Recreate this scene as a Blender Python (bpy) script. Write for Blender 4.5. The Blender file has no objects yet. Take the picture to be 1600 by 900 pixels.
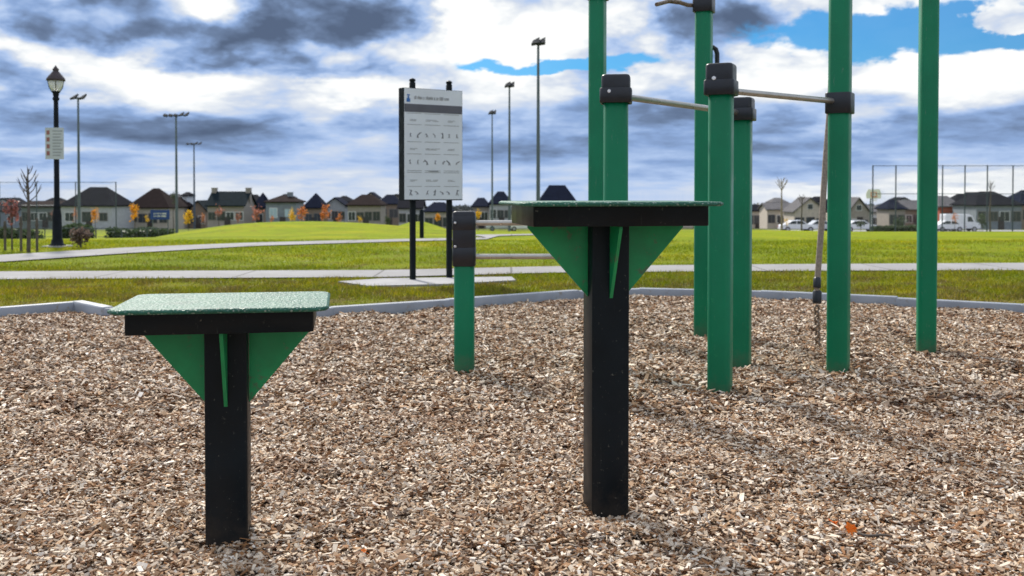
import bpy, math, random
import numpy as np
from mathutils import Vector, Matrix
R = math.radians
random.seed(7); rng = np.random.default_rng(11)
scene = bpy.context.scene
COL = scene.collection

# ------------------------------------------------------------------ camera
F = 1600.0; PITCH = R(1.2); SHIFT = math.tan(PITCH) - 150/1600.0
cd = bpy.data.cameras.new('camera'); cam = bpy.data.objects.new('camera', cd); COL.objects.link(cam)
cam.location = (0, 0, 1.0); cam.rotation_euler = (R(90) - PITCH, 0, 0)
cd.sensor_width = 36; cd.lens = 36; cd.shift_y = SHIFT
cd.clip_start = 0.05; cd.clip_end = 9000
cd.dof.use_dof = True; cd.dof.focus_distance = 3.6; cd.dof.aperture_fstop = 5.6
scene.camera = cam

# ------------------------------------------------------------------ sun + view
SUN_EL = R(41); SUN_AZ = R(-25)          # azimuth from +Y, negative = left
sl = bpy.data.lights.new('sun', 'SUN'); sun = bpy.data.objects.new('sun', sl); COL.objects.link(sun)
sl.energy = 2.9; sl.angle = R(7); sl.color = (1.0, 0.94, 0.84)
sv = Vector((math.sin(SUN_AZ)*math.cos(SUN_EL), math.cos(SUN_AZ)*math.cos(SUN_EL), math.sin(SUN_EL)))
sun.rotation_euler = sv.to_track_quat('Z', 'Y').to_euler(); sun.location = (-8, 20, 20)
vs = scene.view_settings
vs.view_transform = 'Standard'; vs.look = 'None'; vs.exposure = 0.80; vs.gamma = 1; vs.use_curve_mapping = False

# ------------------------------------------------------------------ node helpers
class NT:
    def __init__(s, nt): s.nt = nt; s.L = nt.links
    def n(s, t, **k):
        o = s.nt.nodes.new(t)
        for a, b in k.items(): setattr(o, a, b)
        return o
    def put(s, sock, v):
        if isinstance(v, bpy.types.NodeSocket): s.L.new(v, sock)
        elif v is not None: sock.default_value = v
    def m(s, op, a, b=None, c=None, clamp=False):
        o = s.n('ShaderNodeMath', operation=op, use_clamp=clamp)
        s.put(o.inputs[0], a); s.put(o.inputs[1], b); s.put(o.inputs[2], c)
        return o.outputs[0]
    def v(s, op, a, b=None, out=0, scale=None):
        o = s.n('ShaderNodeVectorMath', operation=op)
        s.put(o.inputs[0], a); s.put(o.inputs[1], b)
        if scale is not None: s.put(o.inputs['Scale'], scale)
        return o.outputs[out]
    def noise(s, vec, scale, detail=4, rough=0.5, dist=0.0, col=False):
        o = s.n('ShaderNodeTexNoise')
        s.put(o.inputs['Vector'], vec); o.inputs['Scale'].default_value = scale
        o.inputs['Detail'].default_value = detail; o.inputs['Roughness'].default_value = rough
        o.inputs['Distortion'].default_value = dist
        return o.outputs['Color' if col else 'Fac']
    def rng(s, v, a, b, c=0.0, d=1.0, smooth=False):
        o = s.n('ShaderNodeMapRange'); o.clamp = True
        if smooth: o.interpolation_type = 'SMOOTHSTEP'
        s.put(o.inputs[0], v)
        for i, x in zip((1, 2, 3, 4), (a, b, c, d)): s.put(o.inputs[i], x)
        return o.outputs[0]
    def ramp(s, v, stops, interp='LINEAR'):
        o = s.n('ShaderNodeValToRGB'); r = o.color_ramp; r.interpolation = interp
        while len(r.elements) < len(stops): r.elements.new(0.5)
        for e, (p, c) in zip(r.elements, stops):
            e.position = p; e.color = (*c, 1)
        s.put(o.inputs[0], v); return o.outputs[0]
    def mix(s, f, a, b, mode='MIX'):
        o = s.n('ShaderNodeMix', data_type='RGBA', blend_type=mode)
        s.put(o.inputs[0], f)
        s.put(o.inputs[6], a if not isinstance(a, tuple) else (*a, 1)[:4]); s.put(o.inputs[7], b if not isinstance(b, tuple) else (*b, 1)[:4])
        return o.outputs[2]

# ------------------------------------------------------------------ sky: Nishita plus procedural cloud deck
world = bpy.data.worlds.new('World'); scene.world = world; world.use_nodes = True
world.node_tree.nodes.clear(); W = NT(world.node_tree)
sky = W.n('ShaderNodeTexSky', sky_type='NISHITA'); sky.sun_disc = False
sky.sun_elevation = SUN_EL; sky.sun_rotation = SUN_AZ; sky.altitude = 200
d = W.n('ShaderNodeTexCoord').outputs['Generated']
sp = W.n('ShaderNodeSeparateXYZ'); W.put(sp.inputs[0], d)
az = W.m('ARCTAN2', sp.outputs[0], sp.outputs[1]); el = sp.outputs[2]
def vec(x, y, z=0.0):
    o = W.n('ShaderNodeCombineXYZ'); W.put(o.inputs[0], x); W.put(o.inputs[1], y); W.put(o.inputs[2], z); return o.outputs[0]
zz = W.m('MAXIMUM', el, 0.0)
inv = W.m('DIVIDE', 1.0, W.m('ADD', zz, 0.075))
plane = vec(W.m('MULTIPLY', sp.outputs[0], inv), W.m('MULTIPLY', sp.outputs[1], inv), 0.0)
n_big = W.noise(plane, 0.62, 7, 0.56, 0.3)
flat = vec(az, W.m('MULTIPLY', W.m('LOGARITHM', W.m('ADD', zz, .045), math.e), .36), 3.3)
warp = W.v('ADD', flat, W.v('SCALE', W.v('SUBTRACT', W.noise(flat, 14.0, 4, .6, col=True), (.5, .5, .5)), scale=.035))
n_fine = W.noise(warp, 21.0, 9, 0.60)
n_puff = W.noise(warp, 6.5, 5, 0.5, 0.0)
n_wisp = W.noise(vec(W.m('MULTIPLY', az, 0.3), W.m('MULTIPLY', el, 3.2), 8.1), 12.0, 6, 0.55)
vor = W.n('ShaderNodeTexVoronoi'); vor.voronoi_dimensions = '2D'; vor.feature = 'SMOOTH_F1'; vor.normalize = True; vor.inputs['Scale'].default_value = 13; vor.inputs['Detail'].default_value = 3; vor.inputs['Roughness'].default_value = .55; vor.inputs['Smoothness'].default_value = .35
W.put(vor.inputs['Vector'], W.v('MULTIPLY', warp, (1, 1.15, 1)))
lump = W.m('MULTIPLY', W.m('SUBTRACT', .30, vor.outputs['Distance']), 2.0)
wob = W.v('SUBTRACT', W.noise(flat, 9.0, 6, 0.6, col=True), (0.5, 0.5, 0.5))
pos = W.v('ADD', vec(az, el, 0.0), W.v('MULTIPLY', wob, (0.15, 0.055, 0.0)))
def blob(px, py, rx, ry, soft=0.0):
    A = math.atan((px-800)/F); E = (300-py)/F*math.cos(A)
    q = W.v('MULTIPLY', W.v('SUBTRACT', pos, (A, E, 0)), (F/rx, F/ry, 1))
    return W.rng(W.v('LENGTH', q, out=1), 1.25, .30, 0, 1, True)
S = W.ramp(W.m('MULTIPLY', zz, 5.0), [(0.0, (.72,)*3), (0.06, (.68,)*3), (0.13, (.52,)*3), (0.34, (.50,)*3), (0.48, (.74,)*3), (0.8, (.92,)*3), (1.0, (.70,)*3)])
S = W.m('ADD', S, W.m('MULTIPLY', W.m('SUBTRACT', n_big, 0.5), 0.18))
S = W.m('ADD', S, W.m('MULTIPLY', W.m('SUBTRACT', n_puff, 0.5), .85))
S = W.m('ADD', S, W.m('MULTIPLY', W.m('SUBTRACT', n_wisp, 0.5), W.rng(el, .05, .12, .60, .18)))
S = W.m('ADD', S, W.m('MULTIPLY', W.m('SUBTRACT', n_fine, 0.5), .55))
S = W.m('ADD', S, W.m('MULTIPLY', lump, W.rng(el, .04, .11, .25, .62)))
for (x, y, rx, ry, a) in [  # dark cloud bellies (-) and sunlit cloud (+)
        (110, 25, 200, 48, -.72), (300, 75, 130, 40, -.45), (520, 35, 170, 52, -.75), (470, 110, 190, 26, -.35),
        (15, 120, 60, 36, -.38), (180, 190, 240, 26, -.34), (390, 215, 170, 24, -.25), (1120, 45, 150, 50, -.68),
        (1000, 175, 170, 28, -.25), (1560, 205, 190, 36, -.26), (1250, 235, 170, 24, -.30), (830, 225, 180, 22, -.25), (620, 190, 120, 24, -.25),
        (250, 128, 180, 34, .34), (720, 40, 60, 60, .35), (800, 80, 110, 60, .28), (340, 15, 60, 25, .3), (1480, 130, 230, 40, .38),
        (1200, 130, 90, 30, .22), (930, 40, 100, 30, .25), (560, 150, 100, 20, .3), (1520, 285, 170, 14, .34), (1250, 300, 130, 12, .30), (90, 240, 150, 10, .22), (1340, 190, 60, 18, .25)]:
    S = W.m('ADD', S, W.m('MULTIPLY', blob(x, y, rx, ry), a))
S = W.m('ADD', .50, W.m('MULTIPLY', W.m('SUBTRACT', S, .50), W.rng(el, .035, .12, .70, 1.05)))
cloud = W.ramp(S, [(0.0, (.056, .080, .132)), (0.20, (.094, .135, .220)), (0.38, (.160, .238, .40)), (0.54, (.265, .345, .50)), (0.70, (.38, .42, .49)), (0.84, (.50, .52, .54)), (1.0, (.60, .605, .60))])
away = W.m('MULTIPLY', W.rng(sp.outputs[1], .75, -.25, 1.0, .85, True), W.rng(el, .2, .6, 1.0, 1.25, True))   # unseen clouds dimmed behind the camera and brightened overhead, to shape the ambient light
cloud = W.v('SCALE', cloud, scale=away)
hole = W.m('MAXIMUM', blob(1400, 52, 215, 42), W.m('MULTIPLY', blob(880, 103, 160, 15), .75))
hole = W.m('MAXIMUM', hole, W.m('MULTIPLY', blob(1590, 60, 90, 30), .9))
gate = W.rng(hole, 0.0, .12)
hole = W.m('SUBTRACT', hole, W.m('MULTIPLY', blob(1560, 32, 62, 20), 1.0))
hole = W.m('SUBTRACT', hole, W.m('MULTIPLY', W.m('SUBTRACT', n_fine, 0.46), 1.5))
hole = W.m('SUBTRACT', hole, W.m('MULTIPLY', lump, .55))
hole = W.m('MULTIPLY', W.rng(hole, 0.10, 0.48, 0, .96, True), gate)
skyc = W.mix(1.0, sky.outputs[0], (.11, .36, .60, 1), 'MULTIPLY')
cl10 = W.v('SCALE', cloud, scale=10.0)
full = W.mix(hole, cl10, skyc)
bg = W.n('ShaderNodeBackground'); W.put(bg.inputs[0], full); bg.inputs[1].default_value = 0.1
wo = W.n('ShaderNodeOutputWorld'); W.L.new(bg.outputs[0], wo.inputs[0])

# ------------------------------------------------------------------ placing helpers
def at(x, y, Y):
    xc = (x-800)/F; yc = (450-y)/F + SHIFT
    v = Vector((xc, yc*math.sin(PITCH)+math.cos(PITCH), yc*math.cos(PITCH)-math.sin(PITCH)))
    v *= Y/v.y
    return Vector((v.x, v.y, v.z+1.0))
def gp(x, y, z=0.0):
    v = at(x, y, 1.0) - Vector((0, 0, 1)); k = (z-1.0)/v.z
    return (v.x*k, v.y*k)

# ------------------------------------------------------------------ materials
def mat(name, col=None, rough=.6, metal=0.0, spec=0.5, coat=0.0):
    m = bpy.data.materials.new(name); m.use_nodes = True
    b = m.node_tree.nodes['Principled BSDF']
    if col: b.inputs['Base Color'].default_value = (*col, 1)
    b.inputs['Roughness'].default_value = rough; b.inputs['Metallic'].default_value = metal
    b.inputs['Specular IOR Level'].default_value = spec
    b.inputs['Coat Weight'].default_value = coat
    return m, NT(m.node_tree), b
def bump(N, b, h, s=.3, dist=.01):
    o = N.n('ShaderNodeBump'); o.inputs['Strength'].default_value = s; o.inputs['Distance'].default_value = dist
    N.put(o.inputs['Height'], h); N.L.new(o.outputs[0], b.inputs['Normal'])
def speckled(name, c, rough=.5, var=.25, scale=6, dirt=None, metal=0, grain=250, bs=.08, coat=0, spec=.5, objc=False, splash=0):
    m, N, b = mat(name, c, rough, metal, spec, coat)
    P = N.n('ShaderNodeTexCoord').outputs['Object'] if objc else N.n('ShaderNodeNewGeometry').outputs['Position']
    n = N.noise(P, scale, 6, .6)
    dk = tuple(x*(1-var) for x in c); lt = tuple(min(1, x*(1+var)) for x in c)
    col = N.ramp(n, [(.3, dk), (.7, lt)])
    if dirt:
        dcol, amount, dsc = dirt
        f = N.rng(N.noise(P, dsc, 5, .7), 1-amount-.04, 1-amount+.04)
        col = N.mix(f, col, dcol)
    if splash:
        sz_ = N.n('ShaderNodeSeparateXYZ'); N.put(sz_.inputs[0], P)
        lim = N.m('ADD', sz_.outputs[2], N.m('MULTIPLY', N.noise(P, 26, 5, .7), -.22))
        col = N.mix(N.m('MULTIPLY', N.rng(lim, -.03, -.13), .10+.8*splash), col, (.12, .09, .065))
        sc2 = N.noise(N.v('MULTIPLY', P, (1, 1, .18)), 55, 5, .75)
        col = N.mix(N.m('MULTIPLY', N.rng(sc2, .64, .70), splash), col, (.20, .24, .21))
    N.put(b.inputs['Base Color'], col)
    N.put(b.inputs['Roughness'], N.rng(N.noise(P, scale*2.3, 4), .3, .7, rough*.8, min(1, rough*1.2)))
    bump(N, b, N.noise(P, grain, 3), bs, .002)
    return m
M = {}
M['green'] = speckled('green_powder_coat', (.0, .165, .074), .42, .12, 3, ((.01, .22, .09), .33, 40), coat=.03, bs=.04, spec=.25, splash=.35)
M['green_plate'] = speckled('green_gusset_paint', (.0, .25, .080), .45, .25, 7, ((.06, .15, .07), .38, 22), bs=.06)
M['black'] = speckled('black_coated_steel', (.003, .0075, .0115), .36, .3, 5, ((.13, .13, .11), .315, 75), bs=.05, spec=.2, splash=.12)
M['black_matte'] = speckled('matte_black_steel', (.006, .010, .013), .6, .3, 5, None, bs=.05, spec=.15)
M['black_cast'] = speckled('black_cast_clamp', (.007, .010, .018), .42, .3, 9, None, bs=.25, grain=120)
M['steel'] = speckled('brushed_stainless', (.46, .44, .41), .32, .12, 14, None, metal=.85)
M['bolt'] = speckled('bright_bolt', (.75, .75, .78), .3, .05, 20, None, metal=.6)
M['rope'] = speckled('rope_fibre', (.27, .225, .19), .8, .3, 60, None, bs=.5, grain=180)
M['chain'] = speckled('dull_chain', (.20, .15, .11), .5, .4, 40, None, metal=.5)
M['concrete'] = speckled('concrete', (.31, .305, .315), .85, .12, 1.3, ((.25, .24, .22), .36, 5), bs=.3, grain=90)
M['kerb'] = speckled('grey_border_plastic', (.25, .275, .32), .6, .2, 2.5, ((.20, .18, .15), .36, 9), bs=.2, grain=80)
# platform deck: gritty surface, with sun glints painted in as pale flecks
m, N, b = mat('gritty_deck', None, .6, 0, .25)
P = N.n('ShaderNodeNewGeometry').outputs['Position']
vo = N.n('ShaderNodeTexVoronoi'); vo.inputs['Scale'].default_value = 95; N.put(vo.inputs['Vector'], P)
glint = N.rng(vo.outputs['Distance'], .36, .20)
pick = N.rng(N.noise(P, 55, 3, .6), .44, .60)
glint = N.m('MULTIPLY', glint, N.m('ADD', N.m('MULTIPLY', pick, .8), .15))
c = N.mix(glint, N.ramp(N.noise(P, 9, 5), [(.3, (.008, .085, .055)), (.7, (.022, .14, .09))]), (.36, .43, .39))
N.put(b.inputs['Base Color'], c); N.put(b.inputs['Roughness'], N.rng(N.noise(P, 130, 3), .3, .7, .30, .75))
b.inputs['Specular IOR Level'].default_value = .4
bump(N, b, N.m('ADD', vo.outputs['Distance'], N.noise(P, 200, 3)), .9, .004)
M['deck'] = m

# wood chips
m, N, b = mat('wood_chip', None, .75, 0, .35)
g = N.n('ShaderNodeNewGeometry'); ri = g.outputs['Random Per Island']; P = g.outputs['Position']
c = N.ramp(ri, [(0, (.04, .020, .010)), (.10, (.13, .062, .028)), (.20, (.33, .165, .066)), (.30, (.24, .16, .10)), (.42, (.50, .33, .19)), (.54, (.42, .36, .30)), (.68, (.66, .52, .37)), (.80, (.60, .56, .51)), (.90, (.80, .70, .56)), (1, (.92, .89, .84))])
damp = N.m('MAXIMUM', N.rng(N.noise(P, 1.5, 6, .68), .52, .66), N.rng(N.noise(N.v('MULTIPLY', P, (1, 1.6, 1)), 5.0, 4, .6), .60, .70))
c = N.mix(N.m('MULTIPLY', damp, .62), c, N.mix(1.0, c, (.50, .33, .20, 1), 'MULTIPLY'))
c = N.mix(1.0, c, (1.07, 1.02, .97, 1), 'MULTIPLY')
c = N.mix(N.rng(N.noise(P, 160, 4, .7), .35, .75, 0, .45), c, N.mix(1.0, c, (.5, .42, .36, 1), 'MULTIPLY'))
N.put(b.inputs['Base Color'], c); bump(N, b, N.noise(P, 400, 3), .4, .001)
M['chip'] = m
m, N, b = mat('chip_litter', None, .9, 0, .2)
P = N.n('ShaderNodeNewGeometry').outputs['Position']
vo = N.n('ShaderNodeTexVoronoi'); vo.inputs['Scale'].default_value = 70; N.put(vo.inputs['Vector'], N.v('ADD', P, N.v('SCALE', N.noise(P, 30, 3, col=True), scale=.05)))
sc = N.n('ShaderNodeSeparateColor'); N.L.new(vo.outputs['Color'], sc.inputs[0])
c = N.ramp(sc.outputs[0], [(0, (.05, .028, .016)), (.5, (.17, .11, .07)), (.8, (.32, .23, .16)), (1, (.5, .42, .34))])
N.put(b.inputs['Base Color'], c); bump(N, b, vo.outputs['Distance'], .8, .012)
M['chip_bed'] = m

# grass / terrain
def grass_nodes(N, P, rnd=None):
    a = N.noise(P, .35, 6, .62); bq = N.noise(P, 2.6, 5, .65); cq = N.noise(P, 30, 3, .6)
    sp_ = N.n('ShaderNodeSeparateXYZ'); N.put(sp_.inputs[0], P)
    c = N.ramp(a, [(.30, (.15, .205, .004)), (.5, (.215, .265, .004)), (.68, (.31, .30, .005))])
    nearf = N.rng(sp_.outputs[1], 14.5, 9.0)                          # thin trampled turf beside the play area
    dry = N.rng(N.m('ADD', bq, N.m('MULTIPLY', nearf, .12)), .53, .68)
    c = N.mix(nearf, c, N.mix(1.0, c, (1.05, .92, .9, 1), 'MULTIPLY'))
    c = N.mix(N.m('MULTIPLY', dry, .8), c, (.17, .125, .04))
    patch = N.noise(N.v('MULTIPLY', P, (.6, 1, 1)), .55, 6, .7)
    c = N.mix(N.rng(patch, .54, .66, 0, .55), c, N.mix(1.0, c, (.62, .72, .8, 1), 'MULTIPLY'))
    c = N.mix(N.rng(N.noise(P, 5.5, 4, .7), .60, .72, 0, .6), c, (.24, .20, .05))
    lush = N.rng(sp_.outputs[1], 12.0, 24.0)
    c = N.mix(N.m('MULTIPLY', lush, .75), c, N.mix(1.0, c, (1.50, 1.50, .6, 1), 'MULTIPLY'))
    c = N.mix(N.rng(cq, .3, .7, .45, 0), c, N.mix(1.0, c, (.45, .5, .4, 1), 'MULTIPLY'))
    far = N.rng(sp_.outputs[1], 110.0, 190.0)
    c = N.mix(far, c, (.06, .075, .03))
    return c
m_, N_, b_ = mat('path_concrete', None, .9, 0, .2)
P_ = N_.n('ShaderNodeNewGeometry').outputs['Position']; sx_ = N_.n('ShaderNodeSeparateXYZ'); N_.put(sx_.inputs[0], P_)
cc_ = N_.ramp(N_.noise(P_, .9, 6, .65), [(.3, (.25, .24, .24)), (.7, (.34, .335, .34))])
cc_ = N_.mix(N_.rng(N_.noise(P_, 5, 5, .7), .56, .68, 0, .5), cc_, (.20, .185, .165))
jn_ = N_.m('PINGPONG', N_.m('ADD', sx_.outputs[0], N_.m('MULTIPLY', N_.noise(P_, 2, 2), .02)), .8)
cc_ = N_.mix(N_.m('MULTIPLY', N_.m('LESS_THAN', jn_, .014), .7), cc_, (.08, .075, .07))
N_.put(b_.inputs['Base Color'], cc_); bump(N_, b_, N_.noise(P_, 80, 3), .3, .004); M['path'] = m_
m, N, b = mat('turf', None, .95, 0, .1)
P = N.n('ShaderNodeNewGeometry').outputs['Position']
N.put(b.inputs['Base Color'], grass_nodes(N, P)); bump(N, b, N.m('ADD', N.noise(P, 18, 5, .7), N.m('MULTIPLY', N.noise(P, 2.2, 4, .7), 2.5)), .9, .08)
M['turf'] = m
m, N, b = mat('grass_blade', None, .6, 0, .3)
g = N.n('ShaderNodeNewGeometry'); c = grass_nodes(N, g.outputs['Position'])
c = N.mix(1.0, c, N.ramp(g.outputs['Random Per Island'], [(0, (.55, .62, .5)), (.5, (1.1, 1.1, 1)), (.86, (1.5, 1.35, 1.2)), (1, (2.1, 1.7, 2.4))]), 'MULTIPLY')
N.put(b.inputs['Base Color'], c)
tr = N.n('ShaderNodeBsdfTranslucent'); N.put(tr.inputs[0], c)
mx = N.n('ShaderNodeMixShader'); mx.inputs[0].default_value = .35
N.L.new(b.outputs[0], mx.inputs[1]); N.L.new(tr.outputs[0], mx.inputs[2]); N.L.new(mx.outputs[0], N.nt.nodes['Material Output'].inputs[0])
M['blade'] = m

# ------------------------------------------------------------------ mesh builder
class MB:
    def __init__(s): s.v = []; s.f = []; s.sm = []; s.T = Matrix()
    def add(s, vs, fs, smooth=False):
        k = len(s.v); s.v += [tuple(s.T @ Vector(p)) for p in vs]
        s.f += [tuple(i+k for i in f) for f in fs]; s.sm += [smooth]*len(fs); return s
    def box(s, x0, x1, y0, y1, z0, z1):
        v = [(x, y, z) for z in (z0, z1) for y in (y0, y1) for x in (x0, x1)]
        return s.add(v, [(0, 2, 3, 1), (4, 5, 7, 6), (0, 1, 5, 4), (2, 6, 7, 3), (0, 4, 6, 2), (1, 3, 7, 5)])
    def rprism(s, cx, cy, w, d, r, levels, rot=0, n=5):
        """rounded-rect prism; levels = [(z, inset)]"""
        def ring(ins):
            pts = []; rr = max(r-ins*.5, .0005); hw, hd = w/2-ins, d/2-ins
            for k, (sx, sy) in enumerate(((1, 1), (-1, 1), (-1, -1), (1, -1))):
                for i in range(n+1):
                    a = math.pi/2*(k+i/n)
                    x = sx*(hw-rr)+rr*math.cos(a); y = sy*(hd-rr)+rr*math.sin(a)
                    pts.append((cx+x*math.cos(rot)-y*math.sin(rot), cy+x*math.sin(rot)+y*math.cos(rot)))
            return pts
        rings = [(z, ring(i)) for z, i in levels]; m_ = len(rings[0][1])
        v = [(x, y, z) for z, rg in rings for x, y in rg]; f = []
        for j in range(len(rings)-1):
            for i in range(m_):
                a = j*m_+i; b_ = j*m_+(i+1) % m_; f.append((a, b_, b_+m_, a+m_))
        s.add(v, f, True)
        z, rg = rings[0]; s.add([(x, y, z) for x, y in rg], [tuple(reversed(range(m_)))])
        z, rg = rings[-1]; s.add([(x, y, z) for x, y in rg], [tuple(range(m_))])
        return s
    def tube(s, pts, r, n=10, cap=True):
        pts = [Vector(p) for p in pts]; rs = r if isinstance(r, (list, tuple)) else [r]*len(pts)
        rings = []; prev = None
        for i, p in enumerate(pts):
            t = (pts[min(i+1, len(pts)-1)]-pts[max(i-1, 0)]).normalized()
            if prev is None:
                a = Vector((0, 0, 1)) if abs(t.z) < .9 else Vector((1, 0, 0)); u = t.cross(a).normalized()
            else: u = (prev - t*prev.dot(t)).normalized()
            prev = u; w_ = t.cross(u)
            rings.append([p+(u*math.cos(2*math.pi*k/n)+w_*math.sin(2*math.pi*k/n))*rs[i] for k in range(n)])
        v = [q for rg in rings for q in rg]; f = []
        for j in range(len(rings)-1):
            for k in range(n):
                a = j*n+k; b_ = j*n+(k+1) % n; f.append((a, b_, b_+n, a+n))
        s.add(v, f, True)
        if cap: s.add(rings[0], [tuple(reversed(range(n)))]); s.add(rings[-1], [tuple(range(n))])
        return s
    def lathe(s, prof, cx=0, cy=0, n=14, cap=True):
        v = [(cx+r*math.cos(2*math.pi*k/n), cy+r*math.sin(2*math.pi*k/n), z) for r, z in prof for k in range(n)]; f = []
        for j in range(len(prof)-1):
            for k in range(n):
                a = j*n+k; b_ = j*n+(k+1) % n; f.append((a, b_, b_+n, a+n))
        return s.add(v, f, True)
    def poly(s, pts, off):
        """extrude planar polygon pts by vector off"""
        n = len(pts); off = Vector(off); a = [Vector(p) for p in pts]
        v = a+[p+off for p in a]
        return s.add(v, [tuple(reversed(range(n))), tuple(range(n, 2*n))]+[(i, (i+1) % n, n+(i+1) % n, n+i) for i in range(n)])
    def build(s, name, m_, parent=None, loc=None):
        me = bpy.data.meshes.new(name); me.from_pydata(s.v, [], s.f); me.materials.append(m_)
        me.polygons.foreach_set('use_smooth', s.sm); me.update()
        o = bpy.data.objects.new(name, me); COL.objects.link(o)
        if parent: o.parent = parent
        if loc: o.location = loc
        return o
def npmesh(name, V, nper, faces, m_, nf=None):
    """many islands of equal topology: V (n, nper, 3), faces list of index tuples of equal length"""
    n = V.shape[0]; fa = np.array(faces); k = fa.shape[1]
    idx = (np.arange(n)[:, None, None]*nper + fa[None]).reshape(-1).astype(np.int32)
    me = bpy.data.meshes.new(name); me.vertices.add(n*nper); me.vertices.foreach_set('co', V.reshape(-1).astype(np.float32))
    me.loops.add(len(idx)); me.loops.foreach_set('vertex_index', idx)
    nfc = n*len(faces); me.polygons.add(nfc); me.polygons.foreach_set('loop_start', np.arange(nfc, dtype=np.int32)*k)
    me.update(calc_edges=True); me.materials.append(m_)
    me.polygons.foreach_set('use_smooth', np.zeros(nfc, dtype=bool))
    o = bpy.data.objects.new(name, me); COL.objects.link(o); return o
def tag(o, label=None, cat=None, group=None, kind=None):
    if label: o['label'] = label
    if cat: o['category'] = cat
    if group: o['group'] = group
    if kind: o['kind'] = kind
    return o
def empty(name, loc=(0, 0, 0), rz=0, label=None, cat=None, group=None):
    o = bpy.data.objects.new(name, None); COL.objects.link(o); o.location = loc; o.rotation_euler = (0, 0, rz)
    o.empty_display_size = .2
    return tag(o, label, cat, group)

# ------------------------------------------------------------------ terrain
_Y = np.array([-60, 20, 24, 30, 45, 70, 130, 200, 400, 1500, 6000.]); _Z = np.array([0, 0, -.04, -.24, -.74, -1.72, -4.05, -6.1, -9, -27, -108.])
_ys = np.linspace(-60, 700, 3000); _zs = np.interp(_ys, _Y, _Z)
_k = np.exp(-np.linspace(-2, 2, 21)**2); _k /= _k.sum(); _zs = np.convolve(np.pad(_zs, 10, mode='edge'), _k, 'valid')
def T(x, y):
    x = np.asarray(x, float); y = np.asarray(y, float)
    z = np.where(y < 690, np.interp(y, _ys, _zs), np.interp(y, _Y, _Z))
    sg_ = 1/(1+np.exp((x+10.2+(y-30)*.25)/1.3)); q_ = np.clip((y-21)/13, 0, 1); z = z - .62*sg_*q_*q_*(3-2*q_)*np.clip((150-y)/60, 0, 1)
    z = z + .44*np.exp(-np.abs((x+8.3)/5.3)**2.6)*np.exp(-((y-37)/7.5)**2)
    z = z + .50*np.exp(-((x+4.55)/1.15)**2)*np.exp(-((y-50)/4)**2)
    z = z + .10*np.exp(-((x-8)/5)**2)*np.exp(-((y-40)/6)**2)
    return z
def Tf(x, y): return float(T(x, y))
ys = np.concatenate([np.arange(-40, 6, 4.), np.arange(6, 30, .5), np.arange(30, 70, 1.), np.arange(70, 240, 6.), np.geomspace(240, 6000, 22)])
ts = np.linspace(-1, 1, 121)
X = (ts[None]*np.maximum(ys[:, None]*1.3, 40)) ; X = X*(.35+.65*np.abs(ts[None])**1.0)
Yg = np.repeat(ys[:, None], len(ts), 1); Z = T(X, Yg)
Z = np.where((np.abs(X) < 9.3) & (Yg > -5.9) & (Yg < 11.9), Z-.4, Z)      # the lawn sheet below covers this part
nr, nc = X.shape
me = bpy.data.meshes.new('ground')
me.from_pydata(np.stack([X, Yg, Z], -1).reshape(-1, 3).tolist(), [], [(j*nc+i, j*nc+i+1, (j+1)*nc+i+1, (j+1)*nc+i) for j in range(nr-1) for i in range(nc-1)])
me.materials.append(M['turf']); me.polygons.foreach_set('use_smooth', [True]*len(me.polygons))
o = bpy.data.objects.new('ground', me); COL.objects.link(o); tag(o, kind='structure')

LAWN = True
def vnoise(x, y, s, seed):
    r = np.random.default_rng(seed).random((256, 256)); x = x*s+500; y = y*s+500
    xi = np.floor(x).astype(int); yi = np.floor(y).astype(int); fx = x-xi; fy = y-yi
    fx = fx*fx*(3-2*fx); fy = fy*fy*(3-2*fy); g_ = lambda a, b: r[a % 256, b % 256]
    return (g_(xi, yi)*(1-fx)+g_(xi+1, yi)*fx)*(1-fy)+(g_(xi, yi+1)*(1-fx)+g_(xi+1, yi+1)*fx)*fy

# play-area outline (back edge from the picture, the rest closes round behind the camera)
back = [gp(-140, 500), gp(0, 491), gp(122, 481), gp(168, 491), gp(520, 490), gp(700, 478), gp(900, 463), gp(1000, 459), gp(1190, 464), gp(1400, 474), gp(1600, 485), gp(1800, 500)]
ring = back + [(7.2, 5.5), (7.6, 1), (6, -4), (-6, -4), (-7.4, 1), (-7.2, 5.5)]
def inside(x, y, poly_):
    x = np.asarray(x); r = np.zeros(x.shape, bool); n = len(poly_)
    for i in range(n):
        x0, y0 = poly_[i]; x1, y1 = poly_[(i+1) % n]
        if y0 == y1: continue
        c_ = ((y0 > y) != (y1 > y)) & (x < (x1-x0)*(y-y0)/(y1-y0)+x0); r ^= c_
    return r
POSTB = []   # (x, y) of post feet: chips heap a little round them
def chipz(x, y):
    z = -.018 + .034*(vnoise(x, y, 1.1, 1)-.5) + .026*(vnoise(x, y, 3.7, 2)-.5) + .016*(vnoise(x, y, 12, 3)-.5)
    for px, py, h, s in POSTB: z = z + h*np.exp(-((x-px)**2+(y-py)**2)/s**2)
    z = z - .016*np.clip(vnoise(x, y, 2.1, 41)-.62, 0, 1)*4 + .018*np.clip(vnoise(x, y, 6.0, 42)-.6, 0, 1)*2
    return z
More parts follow.
